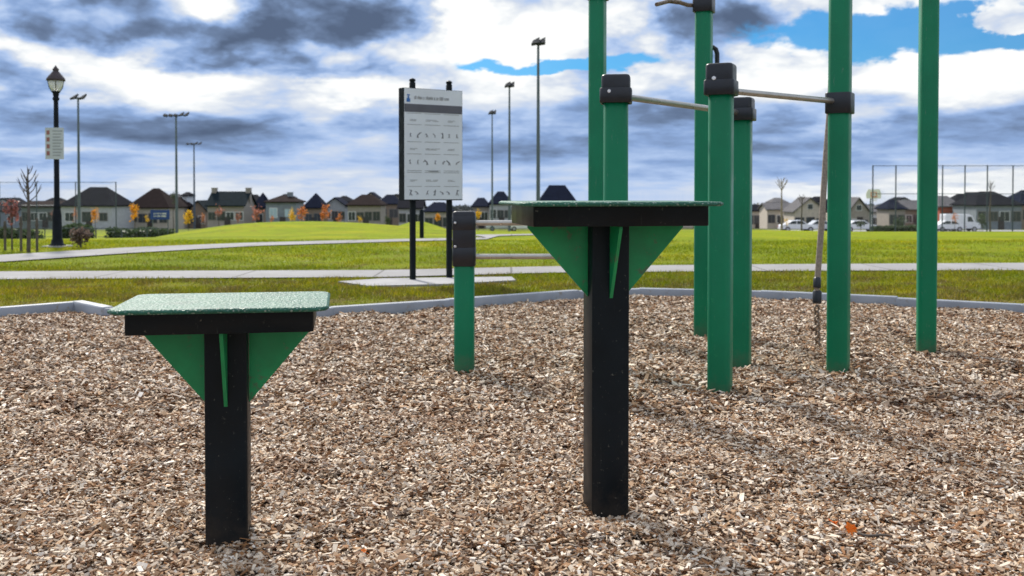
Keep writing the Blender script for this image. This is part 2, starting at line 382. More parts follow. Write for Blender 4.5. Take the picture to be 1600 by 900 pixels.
# post feet used by everything below
PL = gp(354, 846); PLOW = (PL[0]-.010, PL[1]+.06)
PT = gp(940, 803); PTALL = (PT[0]+.018, PT[1]+.06)
for q_, h_ in ((gp(1100, 520), .012), (gp(1128, 612), .016), (gp(1314, 582), .016), (gp(1452, 545), .012), (gp(1160, 568), .012), (gp(725, 573), .016)): POSTB.extend([(q_[0]+.11, q_[1]+.06, h_, .09), (q_[0], q_[1]-.04, -.008, .1)])
POSTB += [(PLOW[0]-.13, PLOW[1]-.02, .014, .07), (PLOW[0]+.13, PLOW[1]+.06, .02, .08), (PTALL[0]+.06, PTALL[1]-.30, .034, .10), (PTALL[0]-.10, PTALL[1]-.34, .022, .07), (PTALL[0]+.02, PTALL[1]-.20, -.012, .06), (PTALL[0]-.12, PTALL[1]+.02, .016, .07), (PLOW[0], PLOW[1]-.09, -.008, .08), (PTALL[0], PTALL[1]-.09, -.008, .08)]

# lawn sheet round the play area, dug out under the mulch
lx = np.arange(-11.2, 11.21, .07); ly = np.arange(-9.0, 14.41, .07); LX, LYY = np.meshgrid(lx, ly)
cen = inside(LX, LYY, ring); LZ = np.where(cen, -.16, .003+.010*(vnoise(LX, LYY, 1.6, 31)-.5)*np.clip((13-LYY)/2, 0, 1)*(LYY > 0))
LZ = np.where(cen, LZ, np.clip(LZ, .0015, .012)); nr, nc = LX.shape
me = bpy.data.meshes.new('lawn'); me.from_pydata(np.stack([LX, LYY, LZ], -1).reshape(-1, 3).tolist(), [], [(j*nc+i, j*nc+i+1, (j+1)*nc+i+1, (j+1)*nc+i) for j in range(nr-1) for i in range(nc-1)])
me.materials.append(M['turf']); me.polygons.foreach_set('use_smooth', [True]*len(me.polygons))
o = bpy.data.objects.new('lawn', me); COL.objects.link(o); tag(o, kind='structure')

# chip bed sheet
gx = np.arange(-7.8, 7.81, .08); gy = np.arange(-4.2, 10.4, .08)
GX, GY = np.meshgrid(gx, gy); ins = inside(GX, GY, ring)
GZ = np.where(ins, chipz(GX, GY)-.008, -.05)
nr, nc = GX.shape
keep = ins[:-1, :-1] | ins[1:, :-1] | ins[:-1, 1:] | ins[1:, 1:]
fs = [(j*nc+i, j*nc+i+1, (j+1)*nc+i+1, (j+1)*nc+i) for j, i in np.argwhere(keep)]
me = bpy.data.meshes.new('mulch_bed'); me.from_pydata(np.stack([GX, GY, GZ], -1).reshape(-1, 3).tolist(), [], fs)
me.materials.append(M['chip_bed']); me.polygons.foreach_set('use_smooth', [True]*len(fs))
o = bpy.data.objects.new('mulch_bed', me); COL.objects.link(o); tag(o, kind='structure')

# scattered chips
def chips(n, y0, y1, sc, full=True):
    y = np.sqrt(rng.random(n)*(y1**2-y0**2)+y0**2); x = (rng.random(n)*2-1)*(y*.56+.35)
    ok = inside(x, y, ring); x = x[ok]; y = y[ok]; n = len(x)
    big = rng.random(n)
    L = (.0040+.0085*rng.random(n)**1.5+.012*(big < .05))*sc; w_ = (.0022+.0040*rng.random(n)**1.3+.003*(big < .03))*sc; t = (.0006+.0013*rng.random(n))*sc
    yaw = rng.random(n)*math.pi*2; pit = rng.normal(0, .34, n); rol = rng.normal(0, .45, n)
    z = chipz(x, y)+rng.random(n)*.010*sc
    cy, sy, cp, s_p, cr, sr = np.cos(yaw), np.sin(yaw), np.cos(pit), np.sin(pit), np.cos(rol), np.sin(rol)
    A = np.stack([cy*cp, sy*cp, s_p], -1); B = np.stack([-sy*cr-cy*s_p*sr, cy*cr-sy*s_p*sr, cp*sr], -1); C = np.cross(A, B)
    taper = .45+.5*rng.random(n)
    pts = []
    for sz in ((-1, 1) if full else (1,)):
        for sx, sy_ in ((-1, -1), (1, -1), (1, 1), (-1, 1)):
            k = np.where(sx > 0, taper, 1.0)
            pts.append(np.stack([x, y, z], -1)+A*(sx*L)[:, None]+B*(sy_*w_*k)[:, None]+C*(sz*t)[:, None])
    return np.stack(pts, 1)
fb = [(4, 5, 6, 7), (0, 1, 5, 4), (1, 2, 6, 5), (2, 3, 7, 6), (3, 0, 4, 7)]
V = np.concatenate([chips(170000, 1.6, 4.6, 1.10), chips(190000, 4.6, 10.2, 1.5)])
o = npmesh('wood_chips', V, 8, fb, M['chip']); tag(o, kind='stuff')

# kerb: grey border sections
kb = MB()
KB = back
for i in range(len(ring)):
    a = Vector((*ring[i], 0)); b_ = Vector((*ring[(i+1) % len(ring)], 0)); dv = (b_-a); L = dv.length; ang = math.atan2(dv.y, dv.x)
    nseg = max(1, round(L/1.6))
    for k in range(nseg):
        p = a+dv*(k+.5)/nseg; l = L/nseg-.012
        kb.rprism(p.x, p.y, l+.05*(k == 0), .11, .02, [(-.05, 0), (.040+.005*((i+k) % 3), 0), (.052+.005*((i+k) % 3), .012)], ang, 3)
tag(kb.build('kerb', M['kerb']), kind='structure')

# paths
def strip(name, A, B, m_, dz=.018, sub=40):
    """A, B: two edges as lists of ground points"""
    def res(P):
        P = np.array(P); t = np.linspace(0, len(P)-1, sub); i = np.arange(len(P)); return np.interp(t, i, P[:, 0]), np.interp(t, i, P[:, 1])
    ax, ay = res(A); bx, by = res(B); v = []; f = []
    for j in range(sub):
        for k in range(4):
            q = k/3; x = ax[j]*(1-q)+bx[j]*q; y = ay[j]*(1-q)+by[j]*q; v.append((x, y, Tf(x, y)+dz))
    for j in range(sub-1):
        for k in range(3): a = j*4+k; f.append((a, a+4, a+5, a+1))
    mb = MB(); mb.add(v, f, True); return tag(mb.build(name, m_), kind='structure')
P1a = [gp(-700, 448), gp(0, 438.5), gp(600, 435), gp(860, 428), gp(1170, 425.5), gp(1600, 424), gp(2300, 423)]
P1b = [gp(-700, 433), gp(0, 426), gp(600, 424), gp(860, 418), gp(1170, 415), gp(1600, 412.5), gp(2300, 411)]
strip('path', P1a, P1b, M['path'])
P2a = [gp(-500, 437), gp(0, 411), gp(200, 397), gp(400, 385.5), gp(640, 377.5), gp(760, 374), (-.3, 24.2), (1.2, 27), (3.2, 32), (3.5, 48)]
P2b = [gp(-500, 421), gp(0, 400), gp(200, 388), gp(400, 380), gp(640, 373), gp(760, 370), (-1.2, 26), (.2, 28.5), (2.0, 33), (2.3, 48)]
strip('path', P2a, P2b, M['path'], sub=60)
pad = [gp(528, 443), gp(600, 438), gp(800, 435.5), gp(806, 441), gp(700, 447), gp(575, 450)]
mb = MB(); mb.poly([(x, y, -.02) for x, y in pad], (0, 0, .045)); tag(mb.build('concrete_pad', M['concrete']), kind='structure')

# grass blades near the play area
n = 470000
y = np.sqrt(rng.random(n)*(21.5**2-8.1**2)+8.1**2)
y = np.where(rng.random(n) < .5, 8.1+rng.random(n)*5.5, y); x = (rng.random(n)*2-1)*(y*.80+1)
poly1 = P1a+P1b[::-1]; poly2 = P2a[:6]+P2b[:6][::-1]
ok = ~inside(x, y, ring) & ~inside(x, y, poly1) & ~inside(x, y, poly2) & ~inside(x, y, pad)
bare = vnoise(x, y, 1.1, 9); ok &= rng.random(n) < np.clip((.86-bare)*3, .12, 1)
x, y = x[ok], y[ok]; n = len(x); z = T(x, y)
h = (.016+.034*rng.random(n)**1.7)*(.7+.6*vnoise(x, y, 2.0, 5)); wd = .003+.003*rng.random(n)*(1+y/16); a = rng.random(n)*6.283; lean = rng.normal(0, .022, (n, 2))
V = np.stack([np.stack([x-np.cos(a)*wd, y-np.sin(a)*wd, z-.003], -1), np.stack([x+np.cos(a)*wd, y+np.sin(a)*wd, z-.003], -1), np.stack([x+lean[:, 0], y+lean[:, 1], z+h], -1)], 1)
o = npmesh('grass', V, 3, [(0, 1, 2)], M['blade']); tag(o, kind='stuff')

# ------------------------------------------------------------------ step platforms
def platform(loc, rz, ztop, label, W_=.60, D_=.46, L=.245):
    root = empty('step_platform', (loc[0], loc[1], 0), rz, label, 'step platform', 'step platforms on black posts')
    tp = MB(); tp.rprism(0, 0, W_, D_, .045, [(ztop-.013, .006), (ztop-.009, 0), (ztop-.004, 0), (ztop, .007)], 0, 6); tp.build('step_top', M['deck'], root)
    zb = ztop-.013; bw, bd = W_-.085, D_-.085
    bx = MB(); bx.rprism(0, 0, bw, bd, .008, [(zb-.060, .002), (zb-.058, 0), (zb-.0005, 0)], 0, 2); bx.build('skirt', M['black'], root)
    zk = zb-.061
    ps = MB(); ps.rprism(0, 0, .119, .119, .007, [(-.15, 0), (zk, 0)], 0, 3); ps.build('post', M['black'], root)
    t = .005
    for sx in (-1, 1):
        g_ = MB(); g_.poly([(sx*.0605, -t, zk-.001), (sx*L, -t, zk-.001), (sx*L, -t, zk-.008), (sx*.0605, -t, zk-.225)], (0, 2*t, 0)); g_.build('gusset', M['green_plate'], root)
    Lf = bd/2-.02
    for sy in (-1, 1):
        g_ = MB(); g_.poly([(-t, sy*.0605, zk-.001), (-t, sy*Lf, zk-.001), (-t, sy*Lf, zk-.008), (-t, sy*.0605, zk-.225)], (2*t, 0, 0)); g_.build('gusset', M['green_plate'], root)
    return root
platform(PLOW, R(9.5), .686, 'low green step platform on a black post, nearest and left of the tall one', .585)
platform(PTALL, R(10), .971, 'tall green step platform on a black post, in front of the pull-up frame', .625, .46, .252)

# ------------------------------------------------------------------ pull-up frame and bars
PW = .116
def post(root, x, y, z1, rot, cap=None, w=PW, m_='green'):
    p = MB(); lv = [(-.15, 0), (z1-.004, 0), (z1, .004)]
    p.rprism(x, y, w, w, .030, lv, rot, 7)
    o = p.build('post', M[m_], root)
    if cap:
        zt, zb = cap; c_ = MB()
        c_.rprism(x, y, w+.020, w+.020, .022, [(zb, .003), (zb+.004, 0), (zt-.012, 0), (zt-.003, .004), (zt, .012)], rot, 6)
        c_.build('post_cap', M['black_cast'], o)
    return o
def collar(parent, x, y, z, rot, h=.085, w=PW):
    c_ = MB(); c_.rprism(x, y, w+.024, w+.024, .02, [(z-h/2, .003), (z-h/2+.004, 0), (z+h/2-.004, 0), (z+h/2, .003)], rot, 5)
    return c_.build('collar', M['black_cast'], parent)
def bolt(parent, x, y, z, rot, face=0, w=.136, off=0, r=.012):
    """bolt on the face whose normal is -Y turned by rot + face"""
    a = rot+face; nx, ny = math.sin(a), -math.cos(a)
    p0 = Vector((x+nx*(w/2-.002)+math.cos(a)*off, y+ny*(w/2-.002)+math.sin(a)*off, z))
    mb = MB(); mb.tube([p0, p0+Vector((nx, ny, 0))*.007, p0+Vector((nx, ny, 0))*.011], [r, r, r*.6], 10); return mb.build('bolt', M['bolt'], parent)
def socket(parent, p, q, r=.03, l=.05):
    p = Vector(p); dv = (Vector(q)-p).normalized(); mb = MB(); mb.tube([p, p+dv*l*.8, p+dv*l], [r, r, r*.8], 14); return mb.build('clamp', M['black_cast'], parent)

ROT = R(-23)
F_ = (.62, 7.45); Cc = gp(1100, 520); Dd = gp(1128, 612); Hh = gp(1314, 582); Ii = gp(1452, 545)
Cc = (Cc[0], Cc[1]+.05); Dd = (Dd[0], Dd[1]+.05); Hh = (Hh[0], Hh[1]+.05); Ii = (Ii[0], Ii[1]+.05)
fr = empty('pull_up_frame', (0, 0, 0), 0, 'large pull-up frame of green square posts joined by steel bars, at the right', 'fitness frame')
ZT = 2.95
pf = post(fr, *F_, ZT, ROT); pc = post(fr, *Cc, ZT, ROT); pd = post(fr, *Dd, 1.60, ROT, (1.642, 1.487)); ph = post(fr, *Hh, ZT, ROT-R(6)); pi_ = post(fr, *Ii, ZT, R(-14))
bolt(pd, *Dd, 1.565, ROT, 0, off=-.022)
# waist-height bar D-H
zb = 1.512
collar(ph, *Hh, zb-.02, ROT-R(6), .115)
collar(pd, *Dd, zb+.01, ROT, .075, PW+.012)
a = Vector((*Dd, zb)); b_ = Vector((*Hh, zb-.01)); u = (b_-a).normalized()
mb = MB(); mb.tube([a+u*.06, b_-u*.05], .0165, 12); mb.build('bar', M['steel'], fr)
socket(pd, a+u*.055, b_, .028, .05)
# pull-up bar C-F with bent end and grip
zc = 2.325
collar(pc, *Cc, zc, ROT, .10)
p0 = Vector((*Cc, zc)); p0.x -= .055
k1 = at(1062, 4, Cc[1]-.05); k2 = at(1045, 2, Cc[1]-.10); k3 = at(1026, 7, Cc[1]-.28)
mb = MB(); mb.tube([p0, at(1075, 8, Cc[1]-.02), k1, k2, k3], .0145, 10); mb.build('grip', M['chain'], fr)
mb = MB(); mb.tube([k1, at(1050, -10, Cc[1]), at(1030, -26, Cc[1]), (F_[0]+.25, F_[1], 2.52), (F_[0]+.05, F_[1], 2.44)], .0165, 12); mb.build('bar', M['steel'], fr)
collar(pf, *F_, 2.44, ROT, .10)
# overhead beams (above the picture): C-I, H-I
for a2, b2, zz_ in ((Cc, Ii, 2.80), (Hh, Ii, 2.62)):
    a = Vector((*a2, zz_)); b_ = Vector((*b2, zz_)); u = (b_-a).normalized()
    mb = MB(); mb.tube([a+u*.06, b_-u*.06], .024, 12); mb.build('bar', M['steel'], fr)
    for q in (a2, b2): collar(fr, *q, zz_, ROT if q is not Ii else R(-14), .11)
# bent black handle on the far post
yy = Cc[1]+.06
hs = at(1108, 74, yy)
mb = MB(); mb.tube([hs, at(1114, 74, yy), at(1118.5, 77, yy), at(1120.5, 84, yy), at(1120.5, 110, yy), at(1120, 150, yy), at(1117, 160, yy), at(1106, 162, yy)], .017, 10); mb.build('handle', M['black_cast'], fr)

# dip bar B-E
Bb = (.500, 4.93); Ee = gp(1160, 568); Ee = (Ee[0], Ee[1]+.05)
db = empty('dip_bar', (0, 0, 0), 0, 'single steel bar between two head-height green posts with black caps', 'fitness bar')
pb = post(db, *Bb, 1.53, R(-8), (1.560, 1.425)); pe = post(db, *Ee, 1.52, ROT, (1.55, 1.42))
bolt(pb, *Bb, 1.478, R(-8), 0, off=-.03)
a = Vector((*Bb, 1.462)); b_ = Vector((*Ee, 1.462)); u = (b_-a).normalized()
collar(pb, *Bb, 1.460, R(-8), .07, PW+.012); collar(pe, *Ee, 1.452, ROT, .07, PW+.012)
mb = MB(); mb.tube([a+u*.07, b_-u*.05], .0165, 12); mb.build('bar', M['steel'], db)
socket(pb, a+u*.06, b_, .028, .05)

# push-up rails: short post with black sleeve, two rails, second short post hidden behind the platform
Aa = gp(725, 573); Aa = (Aa[0], Aa[1]+.05); Gg = (.52, Aa[1]+.02)
pr = empty('push_up_rail', (0, 0, 0), 0, 'short green and black post with two low steel rails, between the step platforms', 'fitness bar')
for (q, bo) in ((Aa, 1), (Gg, 0)):
    p_ = post(pr, *q, .82, 0)
    c_ = MB(); c_.rprism(*q, PW+.014, PW+.014, .02, [(.575, .003), (.579, 0), (.878, 0), (.886, .004), (.89, .012)], 0, 6); c_.build('sleeve', M['black_cast'], p_)
    c_ = MB(); c_.rprism(*q, PW+.017, PW+.017, .02, [(.60, .003), (.604, 0), (.68, 0), (.684, .003)], 0, 6); c_.build('collar', M['black_cast'], p_)
    c_ = MB(); c_.rprism(*q, PW+.017, PW+.017, .02, [(.78, .003), (.784, 0), (.86, 0), (.864, .003)], 0, 6); c_.build('collar', M['black_cast'], p_)
    if bo:
        for zz_ in (.825, .69): bolt(p_, *q, zz_, 0, 0, w=.139, off=-.048, r=.008)
for z_ in (.822, .628):
    mb = MB(); mb.tube([(Aa[0]+.06, Aa[1], z_), (Gg[0]-.06, Gg[1], z_)], .0155, 12); mb.build('rail', M['steel'], pr)

# rope with clamps and ground chain
rb = gp(1278, 541); rx, ry = rb
tp_ = Vector((2.165, 6.87, 2.78)); p2 = at(1297, 165, 6.80); p3 = at(1290, 250, 6.78); p4 = at(1277, 440, 6.72); p5 = at(1276, 478, 6.70)
rp = empty('climbing_rope', (rx, ry, 0), 0, 'taut grey-brown rope with black clamps, running down to a ground chain behind a green post', 'rope')
def loc(p): return (p[0]-rx, p[1]-ry, p[2])
mb = MB(); mb.tube([loc(tp_), loc(at(1300, 90, 6.83)), loc(p2), loc(p3), loc(at(1284, 345, 6.75)), loc(p4)], .0195, 10); mb.build('rope', M['rope'], rp)
for (ya, yb, r_) in ((434, 450, .026), (454, 474, .030)):
    q0 = at(1277, ya, 6.72); q1 = at(1276.5, yb, 6.70); mb = MB(); mb.tube([loc(q0), loc(q0.lerp(q1, .1)), loc(q0.lerp(q1, .9)), loc(q1)], [r_*.8, r_, r_, r_*.85], 12); mb.build('clamp', M['black_cast'], rp)
mb = MB(); q0 = at(1276.5, 448, 6.71); mb.tube([loc(q0), loc(at(1276.5, 456, 6.71))], .018, 8); mb.build('rope_core', M['rope'], rp); mb = MB()
nlk = 8
for i in range(nlk):
    a = p5.lerp(Vector((rx, ry, .0)), i/nlk); b_ = p5.lerp(Vector((rx, ry, .0)), (i+1.12)/nlk); c_ = (a+b_)/2; hl = (b_-a).length/2
    ca = (i % 2)*math.pi/2; pts = []
    for k in range(13):
        t = 2*math.pi*k/12; s_ = math.cos(t)*.017; w_ = math.sin(t)*hl
        pts.append(loc((c_.x+s_*math.cos(ca+.4), c_.y+s_*math.sin(ca+.4), c_.z+w_)))
    mb.tube(pts, .0075, 6, False)
mb.build('chain', M['chain'], rp)

# ------------------------------------------------------------------ information sign
M['sign_face'] = speckled('printed_panel', (.66, .72, .79), .45, .05, 3, None)
M['ink'] = speckled('dark_ink', (.10, .105, .12), .6, .15, 9, None)
M['ink_pale'] = speckled('pale_ink', (.27, .29, .31), .6, .15, 9, None)
M['ink_blue'] = speckled('blue_ink', (.02, .13, .42), .5, .1, 9, None)
M['band'] = speckled('grey_band_ink', (.095, .10, .125), .5, .1, 9, None)
s1 = gp(645, 440); s2 = gp(702, 437); sr = math.atan2(s2[1]-s1[1], s2[0]-s1[0]); sc_ = ((s1[0]+s2[0])/2, (s1[1]+s2[1])/2); hd = math.hypot(s2[0]-s1[0], s2[1]-s1[1])/2
sg = empty('information_sign', (sc_[0], sc_[1], 0), sr, 'tall instruction board with a pale printed face on two black posts', 'sign')
for sx in (-1, 1):
    mb = MB(); mb.rprism(sx*hd, 0, .055, .055, .006, [(0, 0), (2.21, 0), (2.225, .006)], 0, 2); mb.lathe([(.02, 2.22), (.036, 2.235), (.036, 2.25), (.02, 2.262), (.0005, 2.266)], sx*hd, 0, 10); mb.build('post', M['black_matte'], sg)
bw, z0, z1, th = .375, .905, 2.15, .055
mb = MB(); mb.box(-bw, bw, -th, th, z0, z1); mb.build('board', M['black_matte'], sg)
fy = -th-.003
fc = MB(); fc.box(-bw+.012, bw-.004, fy, -th+.0, z0+.012, z1-.004); face = fc.build('printed_face', M['sign_face'], sg)
hy = fy-.002
def mark(mb, x0, x1, za, zb, dy=0): mb.box(x0, x1, hy-dy, fy+.0006, za, zb)
mb = MB(); mark(mb, -bw+.014, bw-.006, 1.885, 1.975); mb.build('heading_band', M['band'], face)
# blue emblem: small disc over a bar
mb = MB(); mark(mb, -.335, -.290, 1.995, 2.035); mark(mb, -.322, -.303, 2.035, 2.062); mark(mb, -.33, -.295, 2.066, 2.078); mb.build('emblem', M['ink_blue'], face)
mb = MB(); rr = random.Random(3); x = -.24
while x < .20:
    w_ = rr.uniform(.006, .016); mark(mb, x, x+w_, 2.03-rr.choice([0, 0, .004]), 2.058+rr.choice([0, 0, .008])); x += w_+rr.choice([.004, .004, .013])
mb.build('title_lettering', M['ink_pale'], face)
mb = MB(); mk = MB()
def fig(mb, x, z, s, k):
    """small exercise figure: head, trunk and limbs as bars"""
    r_ = random.Random(k); lean = r_.uniform(-1.1, 1.1)
    def bar(p, q, w_):
        dx, dz = q[0]-p[0], q[1]-p[1]; l = math.hypot(dx, dz)+1e-6; nx, nz = -dz/l*w_, dx/l*w_
        mb.poly([(p[0]+nx, fy+.0006, p[1]+nz), (p[0]-nx, fy+.0006, p[1]-nz), (q[0]-nx, fy+.0006, q[1]-nz), (q[0]+nx, fy+.0006, q[1]+nz)], (0, -.0026, 0))
    h_ = (x+math.sin(lean)*s, z+math.cos(lean)*s*.6)
    bar((x, z), h_, s*.13); bar((h_[0], h_[1]), (h_[0]+s*.15*math.sin(lean), h_[1]+s*.25), s*.13)
    bar((x, z), (x+s*r_.uniform(-.6, 0), z-s*.7), s*.10); bar((x, z), (x+s*r_.uniform(0, .6), z-s*.7), s*.10)
    bar(h_, (h_[0]+s*r_.choice([-.6, .6]), h_[1]-s*r_.uniform(-.4, .4)), s*.08)
rows = [(1.80, 0), (1.63, 1), (1.48, 0), (1.33, 1), (1.13, 0), (.99, 1)]
k = 0
for zc_, big in rows:
    mk = MB()
    for xc_ in ([-.29, -.20, -.08, .02, .12, .20, .30] if big else [-.26, -.06, .03, .22]):
        k += 1
        if big: mb = MB(); fig(mb, xc_, zc_, .040 if k % 3 == 0 else .028, k); mb.build('exercise_figure', M['band'], face)
        else:
            for q in range(2): mark(mk, xc_-.04+rr.uniform(0, .01), xc_+rr.uniform(.01, .06), zc_-.012*q, zc_+.005-.012*q)
    if not big: mk.build('caption', M['ink_pale'], face)
for zc_ in (1.87, 1.745, 1.555, 1.42, 1.235, 1.215, 1.06):
    mk = MB()
    for xa, xb in ((-.33, -.15), (-.11, .09), (.13, .33)): mark(mk, xa, xb, zc_, zc_+.005)
    mk.build('ruled_line', M['ink_pale'], face)
mk = MB(); mark(mk, -.06, .06, 1.225, 1.2345); mk.build('subheading', M['ink_pale'], face)

# bollard behind the sign
p = gp(659, 370)
bl = MB(); bl.rprism(0, 0, .09, .09, .015, [(-.1, 0), (.60, 0), (.64, .02)], 0, 4); o = bl.build('bollard', M['black_matte'], None, (p[0], p[1], Tf(*p))); tag(o, 'short dark bollard in the grass behind the information sign', 'bollard')

# ------------------------------------------------------------------ street lamp
M['lamp_metal'] = speckled('lamp_metal', (.007, .010, .016), .6, .3, 9, None, spec=.15)
M['lamp_cap'] = speckled('lamp_cap_metal', (.07, .055, .06), .6, .2, 9, None, spec=.2)
M['lamp_glass'], N, b = mat('lamp_glass', (.86, .88, .9), .25, 0, .5)
N.put(b.inputs['Base Color'], N.ramp(N.noise(N.n('ShaderNodeTexCoord').outputs['Object'], 12, 3), [(.3, (.75, .78, .8)), (.7, (.92, .93, .94))])); b.inputs['Transmission Weight'].default_value = .35
lp = gp(90, 386); LY = lp[1]; LS = LY/F
def lz(y_): return 1+(300-y_)*LS
lm = empty('street_lamp', (lp[0]-.005, lp[1], 0), 0, 'black ornamental street lamp with a lantern head and a notice board on its pole', 'street lamp')
mb = MB(); mb.lathe([(.145, -.05), (.145, .04), (.11, .06), (.10, .12), (.085, .15), (.078, .58), (.066, .66), (.055, .70), (.070, .73), (.055, .76), (.048, .84), (.046, 1.8), (.040, lz(150)-.1)], n=16); mb.build('pole', M['lamp_metal'], lm)
zb_ = lz(148)
mb = MB(); mb.lathe([(.040, zb_-.12), (.062, zb_-.08), (.045, zb_-.04), (.055, zb_+.02), (.075, zb_+.045), (.075, zb_+.055)], n=16); mb.build('lantern_base', M['lamp_metal'], lm)
mb = MB(); mb.lathe([(.065, zb_+.055), (.105, zb_+.12), (.13, zb_+.20), (.13, zb_+.25)], n=16); gl = mb.build('lantern_glass', M['lamp_glass'], lm)
mb = MB(); mb.lathe([(.135, zb_+.24), (.165, zb_+.25), (.155, zb_+.29), (.11, zb_+.35), (.065, zb_+.40), (.045, zb_+.43), (.06, zb_+.45), (.035, zb_+.48), (.015, zb_+.51), (.001, zb_+.53)], n=16); mb.build('lantern_cap', M['lamp_cap'], lm)
for k in range(4):
    mb = MB(); a = k*math.pi/2+.4; mb.tube([(math.cos(a)*.072, math.sin(a)*.072, zb_+.05), (math.cos(a)*.112, math.sin(a)*.112, zb_+.12), (math.cos(a)*.138, math.sin(a)*.138, zb_+.25)], .006, 6); mb.build('lantern_bar', M['lamp_metal'], lm)
M['white_sign'] = speckled('white_sign_metal', (.50, .54, .56), .5, .06, 5, None)
M['red'] = speckled('red_ink', (.30, .12, .11), .5, .1, 9, None)
zt, zbm = lz(200), lz(249)
mb = MB(); mb.rprism(0, -.075, .335, .012, .005, [(zbm, 0), (zt, 0)], 0, 2); nb = mb.build('notice_board', M['white_sign'], lm)
for i in range(4):
    mb = MB(); mb.box(-.140, -.085, -.0835, -.0805, zt-.08-i*.125-.045, zt-.08-i*.125+.03); mb.build('red_symbol', M['red'], nb)
mb = MB()
for i in range(9): mb.box(-.03, .145-.02*(i % 3), -.0835, -.0805, zt-.07-i*.055, zt-.052-i*.055)
mb.build('lettering', M['ink_pale'], nb)
mb = MB(); mb.rprism(0, 0, .42, .42, .05, [(-.05, 0), (.02, 0), (.028, .01)], 0, 3); tag(mb.build('lamp_footing', M['concrete'], lm))

# ------------------------------------------------------------------ floodlight masts
M['galv'] = speckled('galvanised_steel', (.10, .125, .165), .6, .12, 2, None, spec=.3)
M['flood'] = speckled('floodlight_housing', (.03, .033, .04), .9, .2, 5, None, spec=.05)
def mast(px, ytop, Y, label, heads, wpx, w0):
    top = at(px, ytop, Y); bz = Tf(top.x, Y)
    r = empty('floodlight_mast', (top.x, Y, bz), 0, label, 'light mast', 'floodlight masts around the sports fields'); H = top.z-bz
    mb = MB(); mb.tube([(0, 0, -.2), (0, 0, H*.5), (0, 0, H)], [w0, w0*.8, w0*.55], 10); mb.build('pole', M['galv'], r)
    s = Y/F; hw = wpx/2*s
    mb = MB(); mb.box(-hw, hw, -.06, .06, H-.15, H-.03); mb.build('crossarm', M['galv'], r)
    for k in range(heads):
        x = (-hw+2*hw*k/(heads-1)) if heads > 1 else 0
        mb = MB(); z = H-.05; tl = .25*(-1 if x < 0 else 1)
        hx = .24; tx = .16*(1 if (x > 0 or heads == 2) else -1)
        mb.poly([(x-hx, -.30, z-.06), (x+hx, -.30, z-.06+tx*.5), (x+hx*.8+tx*.4, .25, z+.24+tx), (x-hx*.8+tx*.4, .25, z+.20)], (0, .10, -.14)); mb.build('floodlight', M['flood'], r)
mast(122, 152, 88, 'grey floodlight mast just right of the ornamental street lamp', 2, 13, .14)
mast(275, 179, 118, 'grey floodlight mast with a wide double crossarm, above the steep brown roof', 5, 32, .17)
mast(303, 224, 190, 'smallest and farthest grey floodlight mast, left of the slab-roofed house', 4, 19, .2)
mast(769, 176, 112, 'thin grey floodlight mast, leftmost of the three right of the sign', 2, 5, .12)
mast(796, 133, 84, 'grey floodlight mast, middle of the three right of the sign', 2, 6, .13)
mast(841, 66, 60, 'tallest grey floodlight mast, behind the tall step platform', 2, 9, .13)

# ------------------------------------------------------------------ houses
def wallmat(name, c, v=.15): return speckled(name, c, .85, v, 2.2, None, grain=20, bs=.2)
WM = {'grey': wallmat('grey_stone', (.32, .34, .37)), 'cream': wallmat('cream_stone', (.47, .42, .36)), 'brown': wallmat('brown_brick', (.25, .19, .15)),
      'pale': wallmat('pale_stone', (.46, .47, .50)), 'beige': wallmat('beige_stucco', (.56, .49, .42)), 'red': wallmat('red_brick', (.42, .10, .055)), 'slate': wallmat('slate_siding', (.22, .25, .29)),
      'taupe': wallmat('taupe_brick', (.34, .30, .27)), 'teal': wallmat('grey_green_siding', (.17, .20, .20)), 'white': wallmat('white_siding', (.68, .70, .74))}
def roofmat(name, c):
    m, N, b = mat(name, c, .95, 0, .03); P = N.n('ShaderNodeNewGeometry').outputs['Position']
    br = N.noise(N.v('MULTIPLY', P, (1.2, 1.2, 5)), 1.3, 5, .6)
    N.put(b.inputs['Base Color'], N.ramp(br, [(.3, tuple(x*.7 for x in c)), (.7, tuple(x*1.3 for x in c))])); return m
RM = {'navy': roofmat('navy_shingle', (.010, .014, .030)), 'dark': roofmat('charcoal_shingle', (.013, .014, .020)), 'brown': roofmat('brown_shingle', (.026, .018, .018)), 'grey': roofmat('hazed_grey_shingle', (.14, .135, .14)), 'teal': roofmat('slate_shingle', (.014, .022, .027))}  # grey shingle is paled, painting distance haze into the roof colour
M['trim'] = speckled('white_trim', (.74, .74, .75), .6, .05, 5, None)
M['frame_dim'] = speckled('taupe_window_frame', (.22, .20, .19), .6, .05, 5, None)
M['pane'] = speckled('window_pane', (.045, .055, .07), .12, .2, 1, None, bs=0)
M['pane_bright'] = speckled('painted_sky_pane', (.45, .58, .66), .2, .1, 1, None, bs=0)  # pale sky reflection painted into the pane colour
M['door'] = speckled('dark_door', (.05, .04, .04), .6, .2, 3, None)
